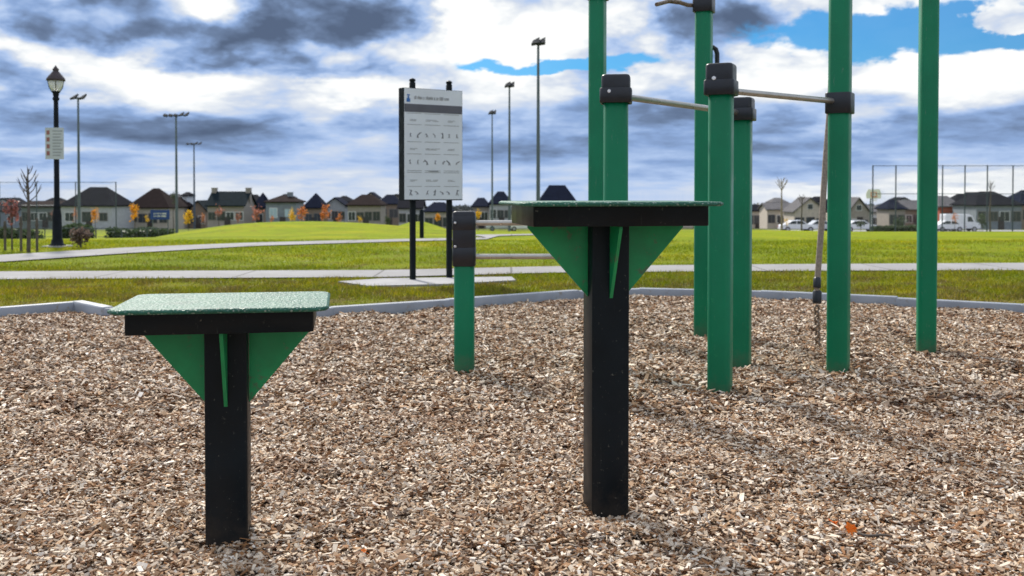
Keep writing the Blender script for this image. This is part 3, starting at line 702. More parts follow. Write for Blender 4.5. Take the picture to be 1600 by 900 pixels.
def house(x0, x1, eave, ridge, Y, kind, wm, rm, label, ridge_r=.35, rz=0, nwin=3, garage=0, chim=0, depth=10, bright=False, group='houses along the far side of the park'):
    a = at(x0, eave, Y); b_ = at(x1, eave, Y); rzv = at((x0+x1)/2, ridge, Y).z; w = b_.x-a.x; cx = (a.x+b_.x)/2
    bz = Tf(cx, Y)-.3; he = a.z-bz; hr = rzv-bz; dpt = min(depth, max(6, w*1.1)); hw = w/2
    o_ = .35; hwi = hw-o_
    r = empty('house', (cx, Y, bz), rz, label, 'house', group)
    mb = MB(); mb.box(-hwi, hwi, 0, dpt, 0, he)
    if kind == 'gable': mb.poly([(-hwi, 0, he), (hwi, 0, he), (0, 0, hr-.25)], (0, dpt, 0))
    if kind == 'side': mb.poly([(-hwi, .02, he), (-hwi, dpt-.02, he), (-hwi, dpt/2, hr-.25)], (2*hwi, 0, 0))
    wl = mb.build('wall', WM[wm], r)
    mb = MB(); y0, y1 = -.4, dpt+.4; t = .18
    if kind == 'hip':
        q = hw*ridge_r; ym = dpt/2; yr = max(0, 0)
        v = [(-hw, y0, he), (hw, y0, he), (hw, y1, he), (-hw, y1, he), (-q, ym, hr), (q, ym, hr)]
        mb.add(v, [(0, 1, 5, 4), (1, 2, 5), (2, 3, 4, 5), (3, 0, 4), (3, 2, 1, 0)]); mb.box(-hw, hw, y0, y1, he-t, he-.005)
    elif kind == 'gable':
        mb.poly([(-hw, y0, he-.1), (0, y0, hr), (hw, y0, he-.1), (hw, y0, he-.1-t), (0, y0, hr-t), (-hw, y0, he-.1-t)], (0, y1-y0, 0))
    else:
        mb.poly([(-hw, y0, he-.1), (-hw, dpt/2, hr), (-hw, y1, he-.1), (-hw, y1, he-.1-t), (-hw, dpt/2, hr-t), (-hw, y0, he-.1-t)], (2*hw, 0, 0))
    rf = mb.build('roof', RM[rm], r)
    for k in range(chim):
        xx = (hw*.86 if k else -hw*.86) if kind == 'side' else hw*.3; mb = MB(); zc_ = hr-.6; mb.box(xx-.4, xx+.4, dpt/2-.5, dpt/2+.5, zc_-1.2, hr+.5); mb.box(xx-.47, xx+.47, dpt/2-.57, dpt/2+.57, hr+.503, hr+.62); mb.build('chimney', WM[wm], rf)
    rr = random.Random(int(x0*7)); xs = [(-hwi+2*hwi*(k+.5)/nwin) for k in range(nwin)]
    for k, xw in enumerate(xs):
        for zw in (he-1.9, he-4.9):
            if zw < .3: continue
            if zw == he-4.9 and k < garage: 
                g_ = MB(); gw = min(2.2, hwi/nwin*.8); g_.box(xw-gw/1, xw+gw/1, -.06, .05, 0.3, 2.7); g_.build('garage_door', M['trim'], r); continue
            ww = rr.uniform(.55, .85); hh = rr.uniform(.6, .8); 
            if ww > hwi/nwin*.8: ww = hwi/nwin*.8
            mb = MB(); mb.box(xw-ww-.1, xw+ww+.1, -.05, .03, zw-hh-.1, zw+hh+.1); wn = mb.build('window', M['trim' if rr.random() < .3 else 'frame_dim'], r)
            mb = MB(); mb.box(xw-ww, xw-.03, -.07, -.045, zw-hh, zw+hh); mb.box(xw+.03, xw+ww, -.07, -.045, zw-hh, zw+hh); mb.build('pane', M['pane_bright' if bright else 'pane'], wn)
    if kind == 'gable' and hr-he > 2.2:
        mb = MB(); mb.box(-.5, .5, -.05, .03, he+.3, he+1.3); wn = mb.build('window', M['trim'], r); mb = MB(); mb.box(-.42, .42, -.07, -.045, he+.38, he+1.22); mb.build('pane', M['pane'], wn)
    mb = MB(); xd = hwi*.1; mb.box(xd-.5, xd+.5, -.06, .04, 0.3, 2.4)
    if he-4.9 < .3 or nwin % 2 == 0: mb.build('door', M['door'], r)
    return r
HS = [
 (-60, 30, 328, 318, 200, 'side', 'slate', 'dark', 'dark low house at the far left edge behind the young trees', dict(nwin=4)),
 (30, 104, 321, 314, 175, 'side', 'teal', 'brown', 'long low brown-roofed house behind the street lamp', dict(nwin=5)),
 (92, 178, 321, 292, 170, 'hip', 'pale', 'dark', 'house with a broad black hipped roof beside the street lamp', dict(ridge_r=.32, nwin=3)),
 (168, 206, 330, 322, 215, 'side', 'brown', 'dark', 'small dark house between the black hipped and steep brown roofs', dict(nwin=2)),
 (196, 266, 324, 294, 180, 'hip', 'cream', 'brown', 'cream house with a steep brown roof behind the blue sign', dict(ridge_r=.14, nwin=4)),
 (250, 288, 322, 308, 195, 'gable', 'taupe', 'brown', 'brown gabled wing right of the steep brown roof', dict(nwin=2)),
 (282, 295, 305, 300, 200, 'hip', 'white', 'dark', 'narrow white turret house with a small dark cap', dict(nwin=1, depth=4)),
 (293, 324, 328, 313, 198, 'gable', 'brown', 'teal', 'low house with a dark slate roof left of the slab-roofed one', dict(nwin=2)),
 (321, 384, 320, 299, 172, 'side', 'taupe', 'teal', 'house with a wide slab roof and a chimney at each end', dict(nwin=4, chim=2)),
 (380, 400, 313, 304, 205, 'gable', 'pale', 'dark', 'narrow pale house left of the first navy pointed roof', dict(nwin=1)),
 (394, 415, 324, 301, 180, 'hip', 'brown', 'navy', 'narrow house with a tall navy pointed roof above the red tree', dict(ridge_r=.05, nwin=1)),
 (412, 466, 315, 306, 172, 'hip', 'slate', 'brown', 'dark grey house with two bright upstairs windows', dict(ridge_r=.3, nwin=2, bright=True, chim=1)),
 (472, 506, 324, 302, 185, 'hip', 'brown', 'navy', 'house with a navy pyramid roof left of the tall orange tree', dict(ridge_r=.05, nwin=2)),
 (504, 542, 321, 308, 195, 'gable', 'grey', 'navy', 'house with a low navy roof between two taller ones', dict(nwin=3, garage=1)),
 (540, 598, 320, 304, 172, 'hip', 'taupe', 'brown', 'large brown house with a reddish hipped roof and white garage doors', dict(ridge_r=.3, nwin=4, garage=2)),
 (588, 626, 318, 304, 200, 'hip', 'brown', 'navy', 'navy-roofed house just left of the information sign', dict(ridge_r=.3, nwin=2)),
 (620, 662, 324, 311, 185, 'side', 'pale', 'dark', 'pale house seen under the left half of the information sign', dict(nwin=3)),
 (660, 708, 330, 316, 180, 'hip', 'cream', 'navy', 'cream house seen under the right half of the information sign', dict(nwin=3)),
 (736, 766, 322, 309, 190, 'hip', 'taupe', 'navy', 'small navy-roofed house behind the yellow tree', dict(ridge_r=.35, nwin=2)),
 (762, 802, 318, 299, 185, 'hip', 'pale', 'navy', 'navy domed-roof house left of the tall step platform', dict(ridge_r=.25, nwin=3, garage=1)),
 (800, 846, 326, 316, 195, 'side', 'cream', 'dark', 'cream house partly behind the tall step platform', dict(nwin=3)),
 (840, 904, 318, 289, 160, 'hip', 'pale', 'navy', 'house with a big navy hipped roof rising above the tall step platform', dict(ridge_r=.4, nwin=3)),
 (960, 1010, 330, 318, 210, 'side', 'grey', 'dark', 'grey house seen between the dip bar posts', dict(nwin=3)),
 (1020, 1085, 328, 316, 205, 'side', 'beige', 'grey', 'beige house left of the far green post', dict(nwin=3)),
 (1165, 1200, 328, 320, 200, 'side', 'beige', 'dark', 'leftmost of the pale beige houses right of the green posts', dict(nwin=3, garage=1)),
 (1196, 1242, 326, 317, 190, 'side', 'beige', 'grey', 'beige house behind the slender bare tree', dict(nwin=3)),
 (1238, 1294, 330, 308, 180, 'gable', 'beige', 'grey', 'beige gabled house behind the rope', dict(nwin=3)),
 (1290, 1326, 326, 313, 200, 'side', 'beige', 'dark', 'beige house behind the collared green post', dict(nwin=2)),
 (1322, 1362, 332, 308, 175, 'gable', 'taupe', 'grey', 'grey gabled house left of the basketball hoop', dict(nwin=2)),
 (1358, 1392, 330, 321, 190, 'side', 'white', 'grey', 'white house directly behind the basketball hoop', dict(nwin=2)),
 (1386, 1418, 326, 311, 180, 'hip', 'taupe', 'navy', 'small house with a dark pointed roof right of the basketball hoop', dict(ridge_r=.15, nwin=2)),
 (1412, 1450, 326, 313, 190, 'side', 'brown', 'grey', 'brown house partly behind the rightmost green post', dict(nwin=3)),
 (1466, 1502, 322, 306, 178, 'hip', 'red', 'grey', 'red brick house just right of the rightmost green post', dict(ridge_r=.4, nwin=2)),
 (1490, 1536, 318, 303, 185, 'hip', 'pale', 'dark', 'pale house with a dark hipped roof beside the red brick one', dict(ridge_r=.25, nwin=3)),
 (1522, 1600, 320, 299, 168, 'hip', 'slate', 'dark', 'wide slate-grey house with a dark roof near the right edge', dict(ridge_r=.3, nwin=4)),
 (1592, 1660, 318, 297, 176, 'hip', 'brown', 'navy', 'brown house cut off by the right edge of the view', dict(nwin=3)),
 (-20, 28, 322, 309, 230, 'gable', 'pale', 'dark', 'farther gabled house at the far left edge above the low dark one', dict(nwin=2)),
 (60, 98, 318, 309, 235, 'hip', 'brown', 'dark', 'farther dark-roofed house peeping over the long low brown roof', dict(nwin=2)),
 (258, 276, 312, 303, 238, 'gable', 'white', 'grey', 'farther white gabled house beside the white turret', dict(nwin=1)),
 (432, 456, 309, 303, 236, 'hip', 'brown', 'dark', 'farther dark roof rising behind the dark grey house', dict(nwin=1)),
 (518, 552, 315, 306, 238, 'hip', 'slate', 'dark', 'farther dark roof left of the reddish hipped roof', dict(nwin=2, ridge_r=.15)),
 (566, 592, 309, 300, 242, 'gable', 'cream', 'navy', 'farther gabled house rising behind the reddish hipped roof', dict(nwin=1)),
 (604, 632, 312, 303, 240, 'gable', 'taupe', 'dark', 'farther gabled house left of the information sign', dict(nwin=1)),
 (1206, 1232, 316, 309, 240, 'hip', 'pale', 'grey', 'farther grey-roofed house behind the slender bare tree', dict(nwin=1)),
 (1268, 1300, 315, 307, 238, 'hip', 'pale', 'dark', 'farther dark-roofed house behind the lower end of the rope', dict(nwin=2)),
 (1396, 1430, 316, 308, 240, 'gable', 'pale', 'dark', 'farther gabled house right of the basketball hoop', dict(nwin=2)),
 (1512, 1545, 310, 300, 240, 'gable', 'taupe', 'dark', 'farther gabled house behind the pale hipped roof one', dict(nwin=2)),
]
for h_ in HS:
    x0, x1, e, rg, Y, kd, wm, rm, lab, kw = h_; house(x0, x1, e, rg, Y, kd, wm, rm, lab, **kw)

# ------------------------------------------------------------------ trees, shrubs
def leafmat(name, c, v=.4):
    m, N, b = mat(name, c, .6); g = N.n('ShaderNodeNewGeometry')
    cc = N.ramp(g.outputs['Random Per Island'], [(0, tuple(x*(1-v) for x in c)), (1, tuple(min(1, x*(1+v)) for x in c))]); N.put(b.inputs['Base Color'], cc)
    tr = N.n('ShaderNodeBsdfTranslucent'); N.put(tr.inputs[0], cc); mx = N.n('ShaderNodeMixShader'); mx.inputs[0].default_value = .4
    N.L.new(b.outputs[0], mx.inputs[1]); N.L.new(tr.outputs[0], mx.inputs[2]); N.L.new(mx.outputs[0], N.nt.nodes['Material Output'].inputs[0]); return m
LM = {'orange': leafmat('orange_leaves', (.80, .34, .02)), 'amber': leafmat('amber_leaves', (.78, .46, .03)), 'rust': leafmat('rust_leaves', (.58, .20, .06)), 'pink': leafmat('pinkish_red_leaves', (.42, .16, .12)),
      'red': leafmat('dull_red_leaves', (.26, .10, .09)), 'green': leafmat('dark_green_leaves', (.055, .085, .038)), 'dry': leafmat('dry_brown_leaves', (.17, .12, .10))}
M['bark'] = speckled('bark', (.085, .07, .06), .9, .3, 12, None)
M['bark_pale'] = speckled('pale_bark', (.24, .19, .165), .9, .2, 12, None)
def limbs(mb, H, crown0, rad, n, r0, rr, up=.7):
    for k in range(n):
        z = crown0+(H-crown0)*(k+.3)/n*.85; a = k*2.4+rr.uniform(-.3, .3); l = rad*(1-.55*(z-crown0)/(H-crown0+.01))*rr.uniform(.7, 1.1)
        p = Vector((0, 0, z)); q = p+Vector((math.cos(a)*l*.5, math.sin(a)*l*.5, l*up*.4)); e = p+Vector((math.cos(a)*l, math.sin(a)*l, l*up*1.1))
        mb.tube([p, q, e], [r0*.32, r0*.2, r0*.08], 5)
        for j in range(2):
            aa = a+rr.uniform(-1, 1); s_ = q.lerp(e, rr.uniform(.1, .7)); mb.tube([s_, s_+Vector((math.cos(aa)*l*.4, math.sin(aa)*l*.4, l*.4*up+.05))], [r0*.2, r0*.08], 4)
def tree(name, px, Y, ytop, ybase_crown, wpx, leaf, label, cat='tree', n=260, group=None, bare=False, r0=None, bark='bark', ybot=None, shape='oval', lsz=None):
    top = at(px, ytop, Y); gx_, gy_ = top.x, Y; bz = Tf(gx_, Y) if ybot is None else at(px, ybot, Y).z
    H = top.z-bz; c0 = at(px, ybase_crown, Y).z-bz; rad = wpx/2*Y/F; r0 = r0 or max(.03, H*.012)
    rr = random.Random(int(px*13)); o = empty(name, (gx_, gy_, bz), rr.random()*6, label, cat, group)
    mb = MB(); mb.tube([(0, 0, -.1), (.01*H, 0, H*.4), (0, .01*H, H*.75), (0, 0, H*(1 if bare else .92))], [r0, r0*.8, r0*.5, r0*.15], 8); limbs(mb, H, c0, rad, 12 if bare else 8, r0, rr, 1.1 if bare else .6); mb.build('trunk', M[bark], o)
    if leaf:
        g_ = np.random.default_rng(int(px)); cz = (H+c0)/2; hz = (H-c0)/2
        nc_ = 16; cc = g_.normal(0, 1, (nc_, 3)); cc /= np.linalg.norm(cc, axis=1)[:, None]; cc *= g_.random((nc_, 1))**.4*.72
        if shape == 'cone': cc[:, :2] *= (1.0-.75*(cc[:, 2:]+1)/2)*1.3
        pid = g_.integers(0, nc_, n); p = cc[pid]+g_.normal(0, .17, (n, 3)); p = p*np.array([rad, rad, hz])*1.05+np.array([0, 0, cz])
        s = (lsz or rad*.16)*(.6+.8*g_.random(n)); a = g_.normal(0, 1, (n, 3)); a /= np.linalg.norm(a, axis=1)[:, None]; b_ = g_.normal(0, 1, (n, 3)); b_ = np.cross(a, b_); b_ /= np.linalg.norm(b_, axis=1)[:, None]
        V = np.stack([p-a*s[:, None], p-b_*s[:, None]*.6, p+a*s[:, None], p+b_*s[:, None]*.6], 1)
        c_ = npmesh('crown', V, 4, [(0, 1, 2, 3)], LM[leaf]); c_.parent = o
    return o
G1 = 'young autumn trees in front of the houses'
tree('autumn_tree', 149, 95, 322, 350, 18, 'orange', 'small orange tree in front of the black hipped roof house', group=G1, shape='cone')
tree('autumn_tree', 210, 110, 315, 347, 19, 'orange', 'orange tree left of the blue sign', group=G1, shape='cone')
tree('autumn_tree', 294, 80, 324, 352, 20, 'amber', 'golden orange tree under the farthest floodlight mast', group=G1, shape='cone')
tree('autumn_tree', 342, 130, 318, 342, 16, 'pink', 'pinkish tree in front of the slab-roofed house', group=G1, n=120)
tree('autumn_tree', 401, 120, 318, 346, 22, 'pink', 'pinkish red tree under the tall navy pointed roof', group=G1, n=160)
tree('autumn_tree', 456, 110, 327, 350, 15, 'amber', 'small yellow tree in front of the dark grey house', group=G1, shape='cone')
tree('autumn_tree', 471, 125, 317, 350, 22, 'rust', 'rust-brown tree right of the dark grey house', group=G1, n=160)
tree('autumn_tree', 508, 105, 316, 352, 19, 'rust', 'tall orange-brown tree right of the navy pyramid roof', group=G1, shape='cone')
tree('autumn_tree', 684, 100, 331, 346, 13, 'orange', 'orange tree seen under the information sign', group=G1, shape='cone')
tree('autumn_tree', 747, 100, 325, 344, 13, 'amber', 'yellow tree just right of the short sleeved post', group=G1, shape='cone')
tree('autumn_tree', 1229, 120, 338, 356, 9, 'amber', 'small yellow tree beside the slender bare tree', group=G1, n=90)
for px_, yt_, w_, lf_, lb_ in ((118, 322, 12, 'rust', 'rust-coloured tree between the street lamp and the small orange tree'), (230, 331, 9, 'amber', 'little yellow tree touching the left end of the blue sign'), (318, 330, 10, 'rust', 'small rust tree just left of the pinkish tree'),
        (372, 328, 11, 'pink', 'small pink-brown tree at the right end of the slab-roofed house'), (425, 334, 9, 'rust', 'tiny rust bush left of the small yellow tree'), (530, 330, 12, 'rust', 'rust tree left of the white garage doors'), (562, 334, 10, 'amber', 'small yellow tree in front of the reddish hipped roof house'),
        (86, 326, 14, 'pink', 'faded pink tree directly behind the street lamp pole'), (1303, 336, 10, 'rust', 'small rust tree beside the collared green post'), (1492, 330, 12, 'rust', 'rust tree rising behind the white van')):
    tree('autumn_tree', px_, 115, yt_, 350, w_, lf_, lb_, group=G1, n=130)
tree('evergreen_tree', 605, 120, 335, 354, 12, 'green', 'small dark evergreen left of the information sign', n=260)
tree('evergreen_tree', 271, 160, 296, 320, 12, 'green', 'dark narrow tree between the brown roof and the white turret', n=200)
tree('evergreen_tree', 1345, 120, 342, 358, 14, 'green', 'small dark tree left of the basketball hoop', n=200)
tree('evergreen_tree', 1404, 130, 336, 356, 24, 'green', 'dark bushy tree right of the basketball hoop', n=260)
tree('evergreen_tree', 1535, 120, 333, 357, 20, 'green', 'dark tree in front of the slate-grey house', n=220)
tree('bare_tree', 1222, 75, 283, 300, 26, None, 'slender bare tree with pale twigs left of the rope', bare=True, bark='bark_pale', r0=.09)
tree('bare_tree', 1253, 85, 306, 320, 16, None, 'small leafless tree between the slender bare tree and the rope', bare=True, r0=.07)
tree('bare_tree', 1548, 110, 284, 300, 14, None, 'thin bare tree rising above the slate-grey house', bare=True, r0=.1)
def young(px, ytop, yc, w, leaf, label, yb, n=0, r0=.022, bark='bark'):
    gx_, gy_ = gp(px, yb); return tree('young_tree', px, gy_, ytop, yc, w, leaf, label, n=n or 10, r0=r0, bare=(leaf is None), bark=bark, ybot=yb, lsz=.035)
young(43, 262, 318, 40, None, 'bare young tree with a dark trunk left of the street lamp', 395, r0=.036)
young(18, 302, 352, 28, 'red', 'staked young tree with dull red leaves at the far left', 392, n=130, r0=.016)
young(126, 352, 384, 32, 'dry', 'low dry twiggy shrub just right of the street lamp', 388, n=420, r0=.02)
# stakes
M['stake'] = speckled('weathered_stake', (.10, .085, .07), .9, .3, 10, None)
for px, yt, yb, lab in ((8, 345, 391, 'wooden stake at the far left edge of the view'), (33, 338, 393, 'wooden stake between the red-leaved and bare young trees'), (58, 340, 393, 'wooden stake right of the bare young tree')):
    p = gp(px, yb); z = at(px, yt, p[1]).z; mb = MB(); mb.lathe([(.022, -.1), (.022, z-.03), (.014, z), (.001, z)], n=8); mb.rprism(0, 0, .05, .05, .01, [(z*.75, 0), (z*.75+.04, 0)], 0, 2)
    tag(mb.build('tree_stake', M['stake'], None, (p[0], p[1], 0)), lab, 'stake', 'tree stakes by the young trees')

# hedge
def hedge(x0, x1, y0, y1, Y, n, label, seed):
    g_ = np.random.default_rng(seed); a = at(x0, y0, Y); b_ = at(x1, y1, Y); p = np.stack([g_.uniform(a.x, b_.x, n), Y+g_.uniform(-.8, .8, n), g_.random(n)], -1)
    gz = T(p[:, 0], p[:, 1]); hh = (a.z-gz)*(.65+.35*vnoise(p[:, 0], p[:, 1], .9, seed)); p[:, 2] = gz+p[:, 2]*hh
    s = .12*(.6+g_.random(n)); u = g_.normal(0, 1, (n, 3)); u /= np.linalg.norm(u, axis=1)[:, None]; w_ = np.cross(u, g_.normal(0, 1, (n, 3))); w_ /= np.linalg.norm(w_, axis=1)[:, None]
    V = np.stack([p-u*s[:, None], p-w_*s[:, None]*.7, p+u*s[:, None], p+w_*s[:, None]*.7], 1)
    o = npmesh('hedge', V, 4, [(0, 1, 2, 3)], LM['green']); tag(o, label, 'hedge')
hedge(172, 268, 353, 366, 62, 1700, 'low straggly green hedge below the blue sign', 4)
hedge(92, 140, 349, 362, 60, 2600, 'dark green hedge behind the low dry shrub', 5)
hedge(-60, 60, 355, 364, 66, 1800, 'dark green hedge behind the staked young trees', 6)
hedge(1362, 1432, 352, 360, 110, 2500, 'low green hedge below the basketball hoop', 8)

# far-off wood along the horizon
g_ = np.random.default_rng(77); n = 16000; xs = g_.uniform(-560, 560, n); Yf = 620+g_.uniform(-14, 14, n); hh = 1.2+2.6*vnoise(xs, Yf*0, .02, 21)+1.2*vnoise(xs, Yf*0, .09, 22)
zz_ = -12.8+g_.random(n)**.8*(hh+2.2); s = 1.6*(.6+g_.random(n)); u = g_.normal(0, 1, (n, 3)); u /= np.linalg.norm(u, axis=1)[:, None]; w_ = np.cross(u, g_.normal(0, 1, (n, 3))); w_ /= np.linalg.norm(w_, axis=1)[:, None]
p = np.stack([xs, Yf, zz_], -1); V = np.stack([p-u*s[:, None], p-w_*s[:, None]*.7, p+u*s[:, None], p+w_*s[:, None]*.7], 1)
LM['far'] = leafmat('distant_leaves', (.075, .085, .085), .3)
tag(npmesh('distant_wood', V, 4, [(0, 1, 2, 3)], LM['far']), kind='stuff')

# ------------------------------------------------------------------ fences
M['fence'] = speckled('fence_steel', (.07, .09, .12), .6, .1, 3, None, spec=.2)
M['wire'] = speckled('fence_wire', (.16, .19, .22), .5, .1, 3, None)
def fence(pxs, ytop, Y, label, rails=(0,), wire=True, pr_=.045):
    pts = [at(px, ytop, Y) for px in pxs]; x0, x1 = pts[0].x, pts[-1].x; bz = min(Tf(p.x, Y) for p in pts); H = pts[0].z-bz
    r = empty('chain_link_fence', (x0, Y, bz), 0, label, 'fence')
    for p in pts:
        mb = MB(); mb.tube([(p.x-x0, 0, -.2), (p.x-x0, 0, H)], pr_, 8); mb.build('post', M['fence'], r)
    for f_ in rails:
        mb = MB(); mb.tube([(0, -.055, H*(1-f_)), (x1-x0, -.055, H*(1-f_))], .022, 6); mb.build('rail', M['fence'], r)
    if wire:
        mb = MB(); L = x1-x0; st = .22; t = .0022; k = -int(H/st)-1
        while k*st < L:
            for sg_ in (1, -1):
                xa = k*st; xb = xa+H; za, zb2 = 0, H
                if xa < 0: za = -xa; xa = 0
                if xb > L: zb2 = H-(xb-L); xb = L
                if zb2 > za:
                    if sg_ < 0: za, zb2 = H-za, H-zb2
                    mb.tube([(xa, .02, za), (xb, .02, zb2)], t, 3, False)
            k += 1
        mb.build('wire_mesh', M['wire'], r)
fence([1364, 1400, 1437, 1473, 1508, 1543, 1583, 1625, 1665], 258, 70, 'tall court fence with thin posts and two rails at the right', (0.01, .43))
fence([-60, -1, 57, 118, 181], 284, 82, 'tall chain-link fence behind the street lamp at the left', (0.01, .95))
fence([-50, -10, 30, 70, 110, 150, 190, 230, 262], 356, 58, 'low chain-link fence across the grass at the left', (0.02,), pr_=.03)

# ------------------------------------------------------------------ blue sign
M['blue'] = speckled('blue_sign_paint', (.012, .045, .23), .45, .1, 2, None)
Y = 100; a = at(235, 343, Y); b_ = at(265, 328, Y); cx = (a.x+b_.x)/2; bz = Tf(cx, Y)
bs_ = empty('park_sign', (cx, Y, bz), 0, 'blue sign with white lettering on two posts in front of the cream house', 'sign')
w_ = (b_.x-a.x)/2
mb = MB(); mb.box(-w_, w_, -.04, .04, a.z-bz, b_.z-bz); pn = mb.build('panel', M['blue'], bs_)
mb = MB(); rr = random.Random(5)
for row, zc_ in ((0, .62), (1, .36)):
    x = -w_*.62
    while x < w_*.66:
        l = rr.uniform(.03, .10); z = a.z-bz+(b_.z-a.z)*zc_; mb.box(x, x+l, -.05, -.038, z-.07, z+.06); x += l+rr.choice([.03, .03, .12])
mb.build('lettering', M['trim'], pn)
for sx in (-1, 1):
    mb = MB(); mb.box(sx*w_*.8-.04, sx*w_*.8+.04, .045, .12, -.1, b_.z-bz+.1); mb.build('post', M['galv'], bs_)

# ------------------------------------------------------------------ basketball hoop
Y = 88; c_ = at(1369, 303, Y); bz = Tf(c_.x, Y); bh = empty('basketball_hoop', (c_.x-.1, Y, bz), 0, 'white basketball backboard on a grey pole behind the court fence', 'basketball hoop')
zc_ = c_.z-bz; M['orange_paint'] = speckled('orange_paint', (.55, .13, .03), .5, .1, 4, None)
mb = MB(); mb.tube([(0, 1.1, -.1), (0, 1.1, zc_-.9), (0, 1.0, zc_-.35), (0, .35, zc_-.05)], .07, 8); mb.build('pole', M['galv'], bh)
mb = MB(); mb.poly([(-.62, .3, zc_-.4), (.62, .3, zc_-.4), (.66, .3, zc_+.05), (.5, .3, zc_+.40), (-.5, .3, zc_+.40), (-.66, .3, zc_+.05)], (0, .05, 0)); bb = mb.build('backboard', M['trim'], bh)
mb = MB(); 
for q in ((-.26, .26, .10, .15), (-.26, .26, -.25, -.2)): mb.box(q[0], q[1], .28, .303, zc_+q[2], zc_+q[3])
for q in (-.26, .21): mb.box(q, q+.05, .28, .303, zc_-.2, zc_+.1)
mb.build('target_square', M['orange_paint'], bb)
mb = MB(); mb.tube([(.23*math.cos(t*math.pi/8), .02+.23*math.sin(t*math.pi/8), zc_-.27) for t in range(17)], .018, 6, False); mb.build('rim', M['orange_paint'], bh)
mb = MB()
for t in range(12):
    a_ = t*math.pi/6
    for s_ in (1, -1): mb.tube([(.23*math.cos(a_), .02+.23*math.sin(a_), zc_-.28), (.14*math.cos(a_+s_*.6), .02+.14*math.sin(a_+s_*.6), zc_-.65)], .006, 3, False)
mb.build('net', M['trim'], bh)

# ------------------------------------------------------------------ vehicles in the far car park
M['tyre'] = speckled('tyre_rubber', (.02, .02, .02), .8, .2, 9, None); M['rim_m'] = speckled('wheel_rim', (.4, .4, .42), .4, .1, 9, None, metal=.5)
M['lens_red'] = speckled('red_lens', (.3, .02, .02), .3, .1, 9, None); M['lens'] = speckled('clear_lens', (.6, .6, .62), .2, .1, 9, None)
CP = {'white': speckled('white_car_paint', (.72, .73, .76), .3, .05, 2, None, coat=.5), 'silver': speckled('silver_car_paint', (.48, .50, .53), .3, .05, 2, None, coat=.5), 'dark': speckled('dark_car_paint', (.04, .045, .06), .3, .05, 2, None, coat=.5)}
def car(px, Y, col, label, kind='car', flip=1, L=4.5, rz=0, group='cars parked beyond the grass'):
    c_ = at(px, 360, Y); bz = Tf(c_.x, Y); r = empty({'car': 'parked_car', 'van': 'parked_van'}[kind], (c_.x, Y, bz), rz, label, 'van' if kind == 'van' else 'car', group if kind == 'car' else None)
    h = L/2; W2 = .9
    if kind == 'car': prof = [(-h, .35), (-h, .75), (-h+.25, .92), (-h+.7, 1.0), (-h+1.35, 1.42), (-h+2.6, 1.46), (-h+3.3, .98), (h-.15, .82), (h, .6), (h, .35)]
    else: prof = [(-h, .4), (-h, 2.2), (-h+.15, 2.3), (h-1.6, 2.3), (h-1.15, 2.1), (h-.75, 1.25), (h-.1, 1.05), (h, .8), (h, .4)]
    prof = [(x*flip, z) for x, z in prof]
    mb = MB(); mb.poly([(x, -W2, z) for x, z in prof], (0, 2*W2, 0)); bd_ = mb.build('body', CP[col], r)
    md = bd_.modifiers.new('bevel', 'BEVEL'); md.width = .06; md.segments = 2
    if kind == 'car': wins = [[(-h+.85, 1.0), (-h+1.42, 1.36), (-h+1.85, 1.39), (-h+1.85, 1.0)], [(-h+1.95, 1.0), (-h+1.95, 1.39), (-h+2.55, 1.39), (-h+3.1, 1.0)]]
    else: wins = [[(h-1.75, 1.3), (h-1.75, 1.95), (h-1.25, 1.95), (h-.95, 1.3)]]
    for wv in wins:
        for sy in (-1, 1):
            mb = MB(); mb.poly([(x*flip, sy*(W2+.004), z) for x, z in wv], (0, -sy*.02, 0)); mb.build('window', M['pane'], r)
    for sx in (-h+.8, h-.85):
        for sy in (-1, 1):
            mb = MB(); x = sx*flip; mb.tube([(x, sy*(W2+.02), .33), (x, sy*(W2-.2), .33)], .33, 16); wh = mb.build('wheel', M['tyre'], r)
            mb = MB(); mb.tube([(x, sy*(W2+.03), .33), (x, sy*(W2+.01), .33)], .2, 12); mb.build('rim', M['rim_m'], wh)
    for sy in (-1, 1):
        x = (h-.02)*flip; mb = MB(); mb.box(min(x, x+.04*flip), max(x, x+.04*flip), sy*.68-.15, sy*.68+.15, .6, .74); mb.build('headlight', M['lens'], r)
        x = (-h-.02)*flip; mb = MB(); mb.box(min(x, x+.04), max(x, x+.04), sy*.7-.12, sy*.7+.12, .6, .75); mb.build('tail_light', M['lens_red'], r)
    return r
car(1500, 135, 'white', 'white van parked in front of the red brick house', 'van', 1, 4.7)
car(1481, 132, 'white', 'white car parked against the left end of the white van', 'car', -1, 3.9)
car(1246, 128, 'white', 'white car parked left of the rope, left one of the pair', 'car', 1)
car(1277, 135, 'silver', 'silver car parked left of the rope, nearer the rope', 'car', -1)
car(1343, 130, 'white', 'white car parked just right of the collared green post', 'car', 1)
car(820, 140, 'white', 'white car seen left of the gusset of the tall step platform', 'car', 1)
car(785, 142, 'silver', 'silver car seen above the upper push-up rail', 'car', -1)

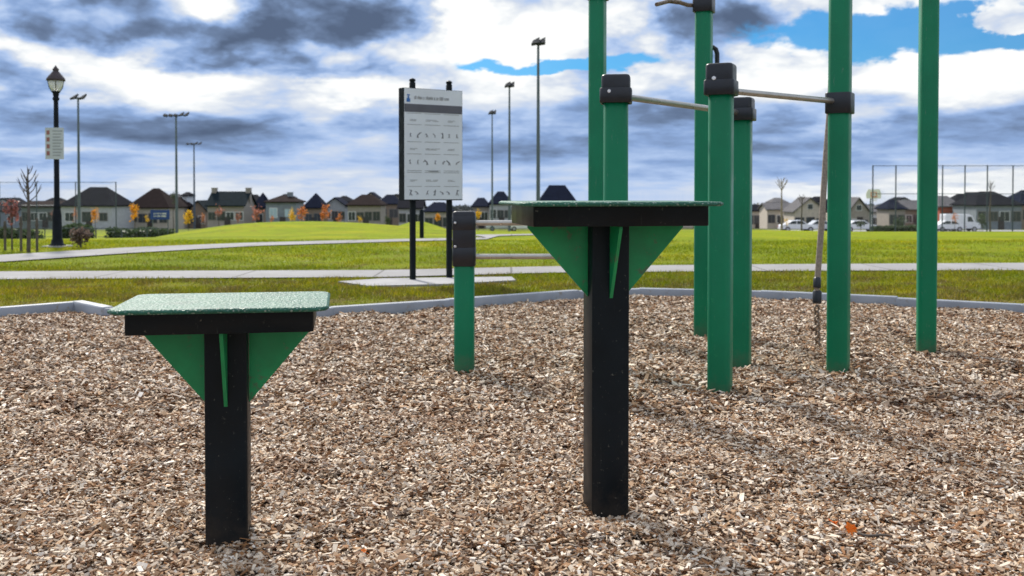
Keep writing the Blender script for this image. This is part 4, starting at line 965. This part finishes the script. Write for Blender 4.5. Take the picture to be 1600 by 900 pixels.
# pale car park strip beyond the grass at the right
st = [(13, 118), (80, 118)]; sb = [(13, 152), (80, 152)]
strip('car_park', st, sb, M['concrete'], dz=.05, sub=20)

# ------------------------------------------------------------------ fallen leaves and a twig
M['leaf'] = leafmat('fallen_leaf', (.80, .23, .01), .1)
def leaf(px, py, s, rz, tilt, label):
    x, y_ = gp(px, py, .03); z = float(chipz(np.array([x]), np.array([y_]))[0])+.028
    outline = [(0, -1), (.12, -.45), (.62, -.62), (.5, -.3), (1.0, -.02), (.62, .12), (.72, .5), (.38, .42), (.22, .62), (0, 1.05), (-.22, .62), (-.38, .42), (-.72, .5), (-.62, .12), (-1.0, -.02), (-.5, -.3), (-.62, -.62), (-.12, -.45)]
    v = [(0, 0, .0)]+[(a_*s, b__*s, .25*s*math.sin(a_*3)+abs(a_)*.35*s) for a_, b__ in outline]; n = len(outline)
    v2 = [(a_, b__, c2-.0006) for a_, b__, c2 in v]
    mb = MB(); mb.add(v, [(0, i+1, (i+1) % n+1) for i in range(n)]); mb.add(v2, [(0, (i+1) % n+1, i+1) for i in range(n)])
    mb.tube([(0, -s, 0), (.1*s, -1.5*s, .1*s), (.05*s, -2*s, 0)], .0007, 5)
    o = mb.build('fallen_leaf', M['leaf'], None, (x, y_, z)); o.rotation_euler = (tilt, .2, rz); tag(o, label, 'leaf', 'orange leaves fallen on the wood chips')
leaf(1328, 828, .022, .5, R(50), 'orange maple leaf standing up on the wood chips, right one of the pair')
leaf(1301, 818, .018, 2.2, R(35), 'orange maple leaf lying on the wood chips, left one of the pair')
leaf(568, 846, .010, 1.2, R(20), 'tiny orange leaf on the wood chips between the two step platforms')
tw = []
for k in range(7):
    x, y_ = gp(1340+k*9, 826+k*1.6+math.sin(k)*1.5, .03); tw.append((x, y_, float(chipz(np.array([x]), np.array([y_]))[0])+.014))
mb = MB(); mb.tube(tw, [.004, .0045, .004, .004, .0035, .003, .002], 7); mb.tube([tw[3], (tw[3][0]+.03, tw[3][1]+.03, tw[3][2]+.01)], [.0025, .001], 5); tag(mb.build('twig', M['bark']), 'short grey twig lying right of the orange leaf pair', 'twig')
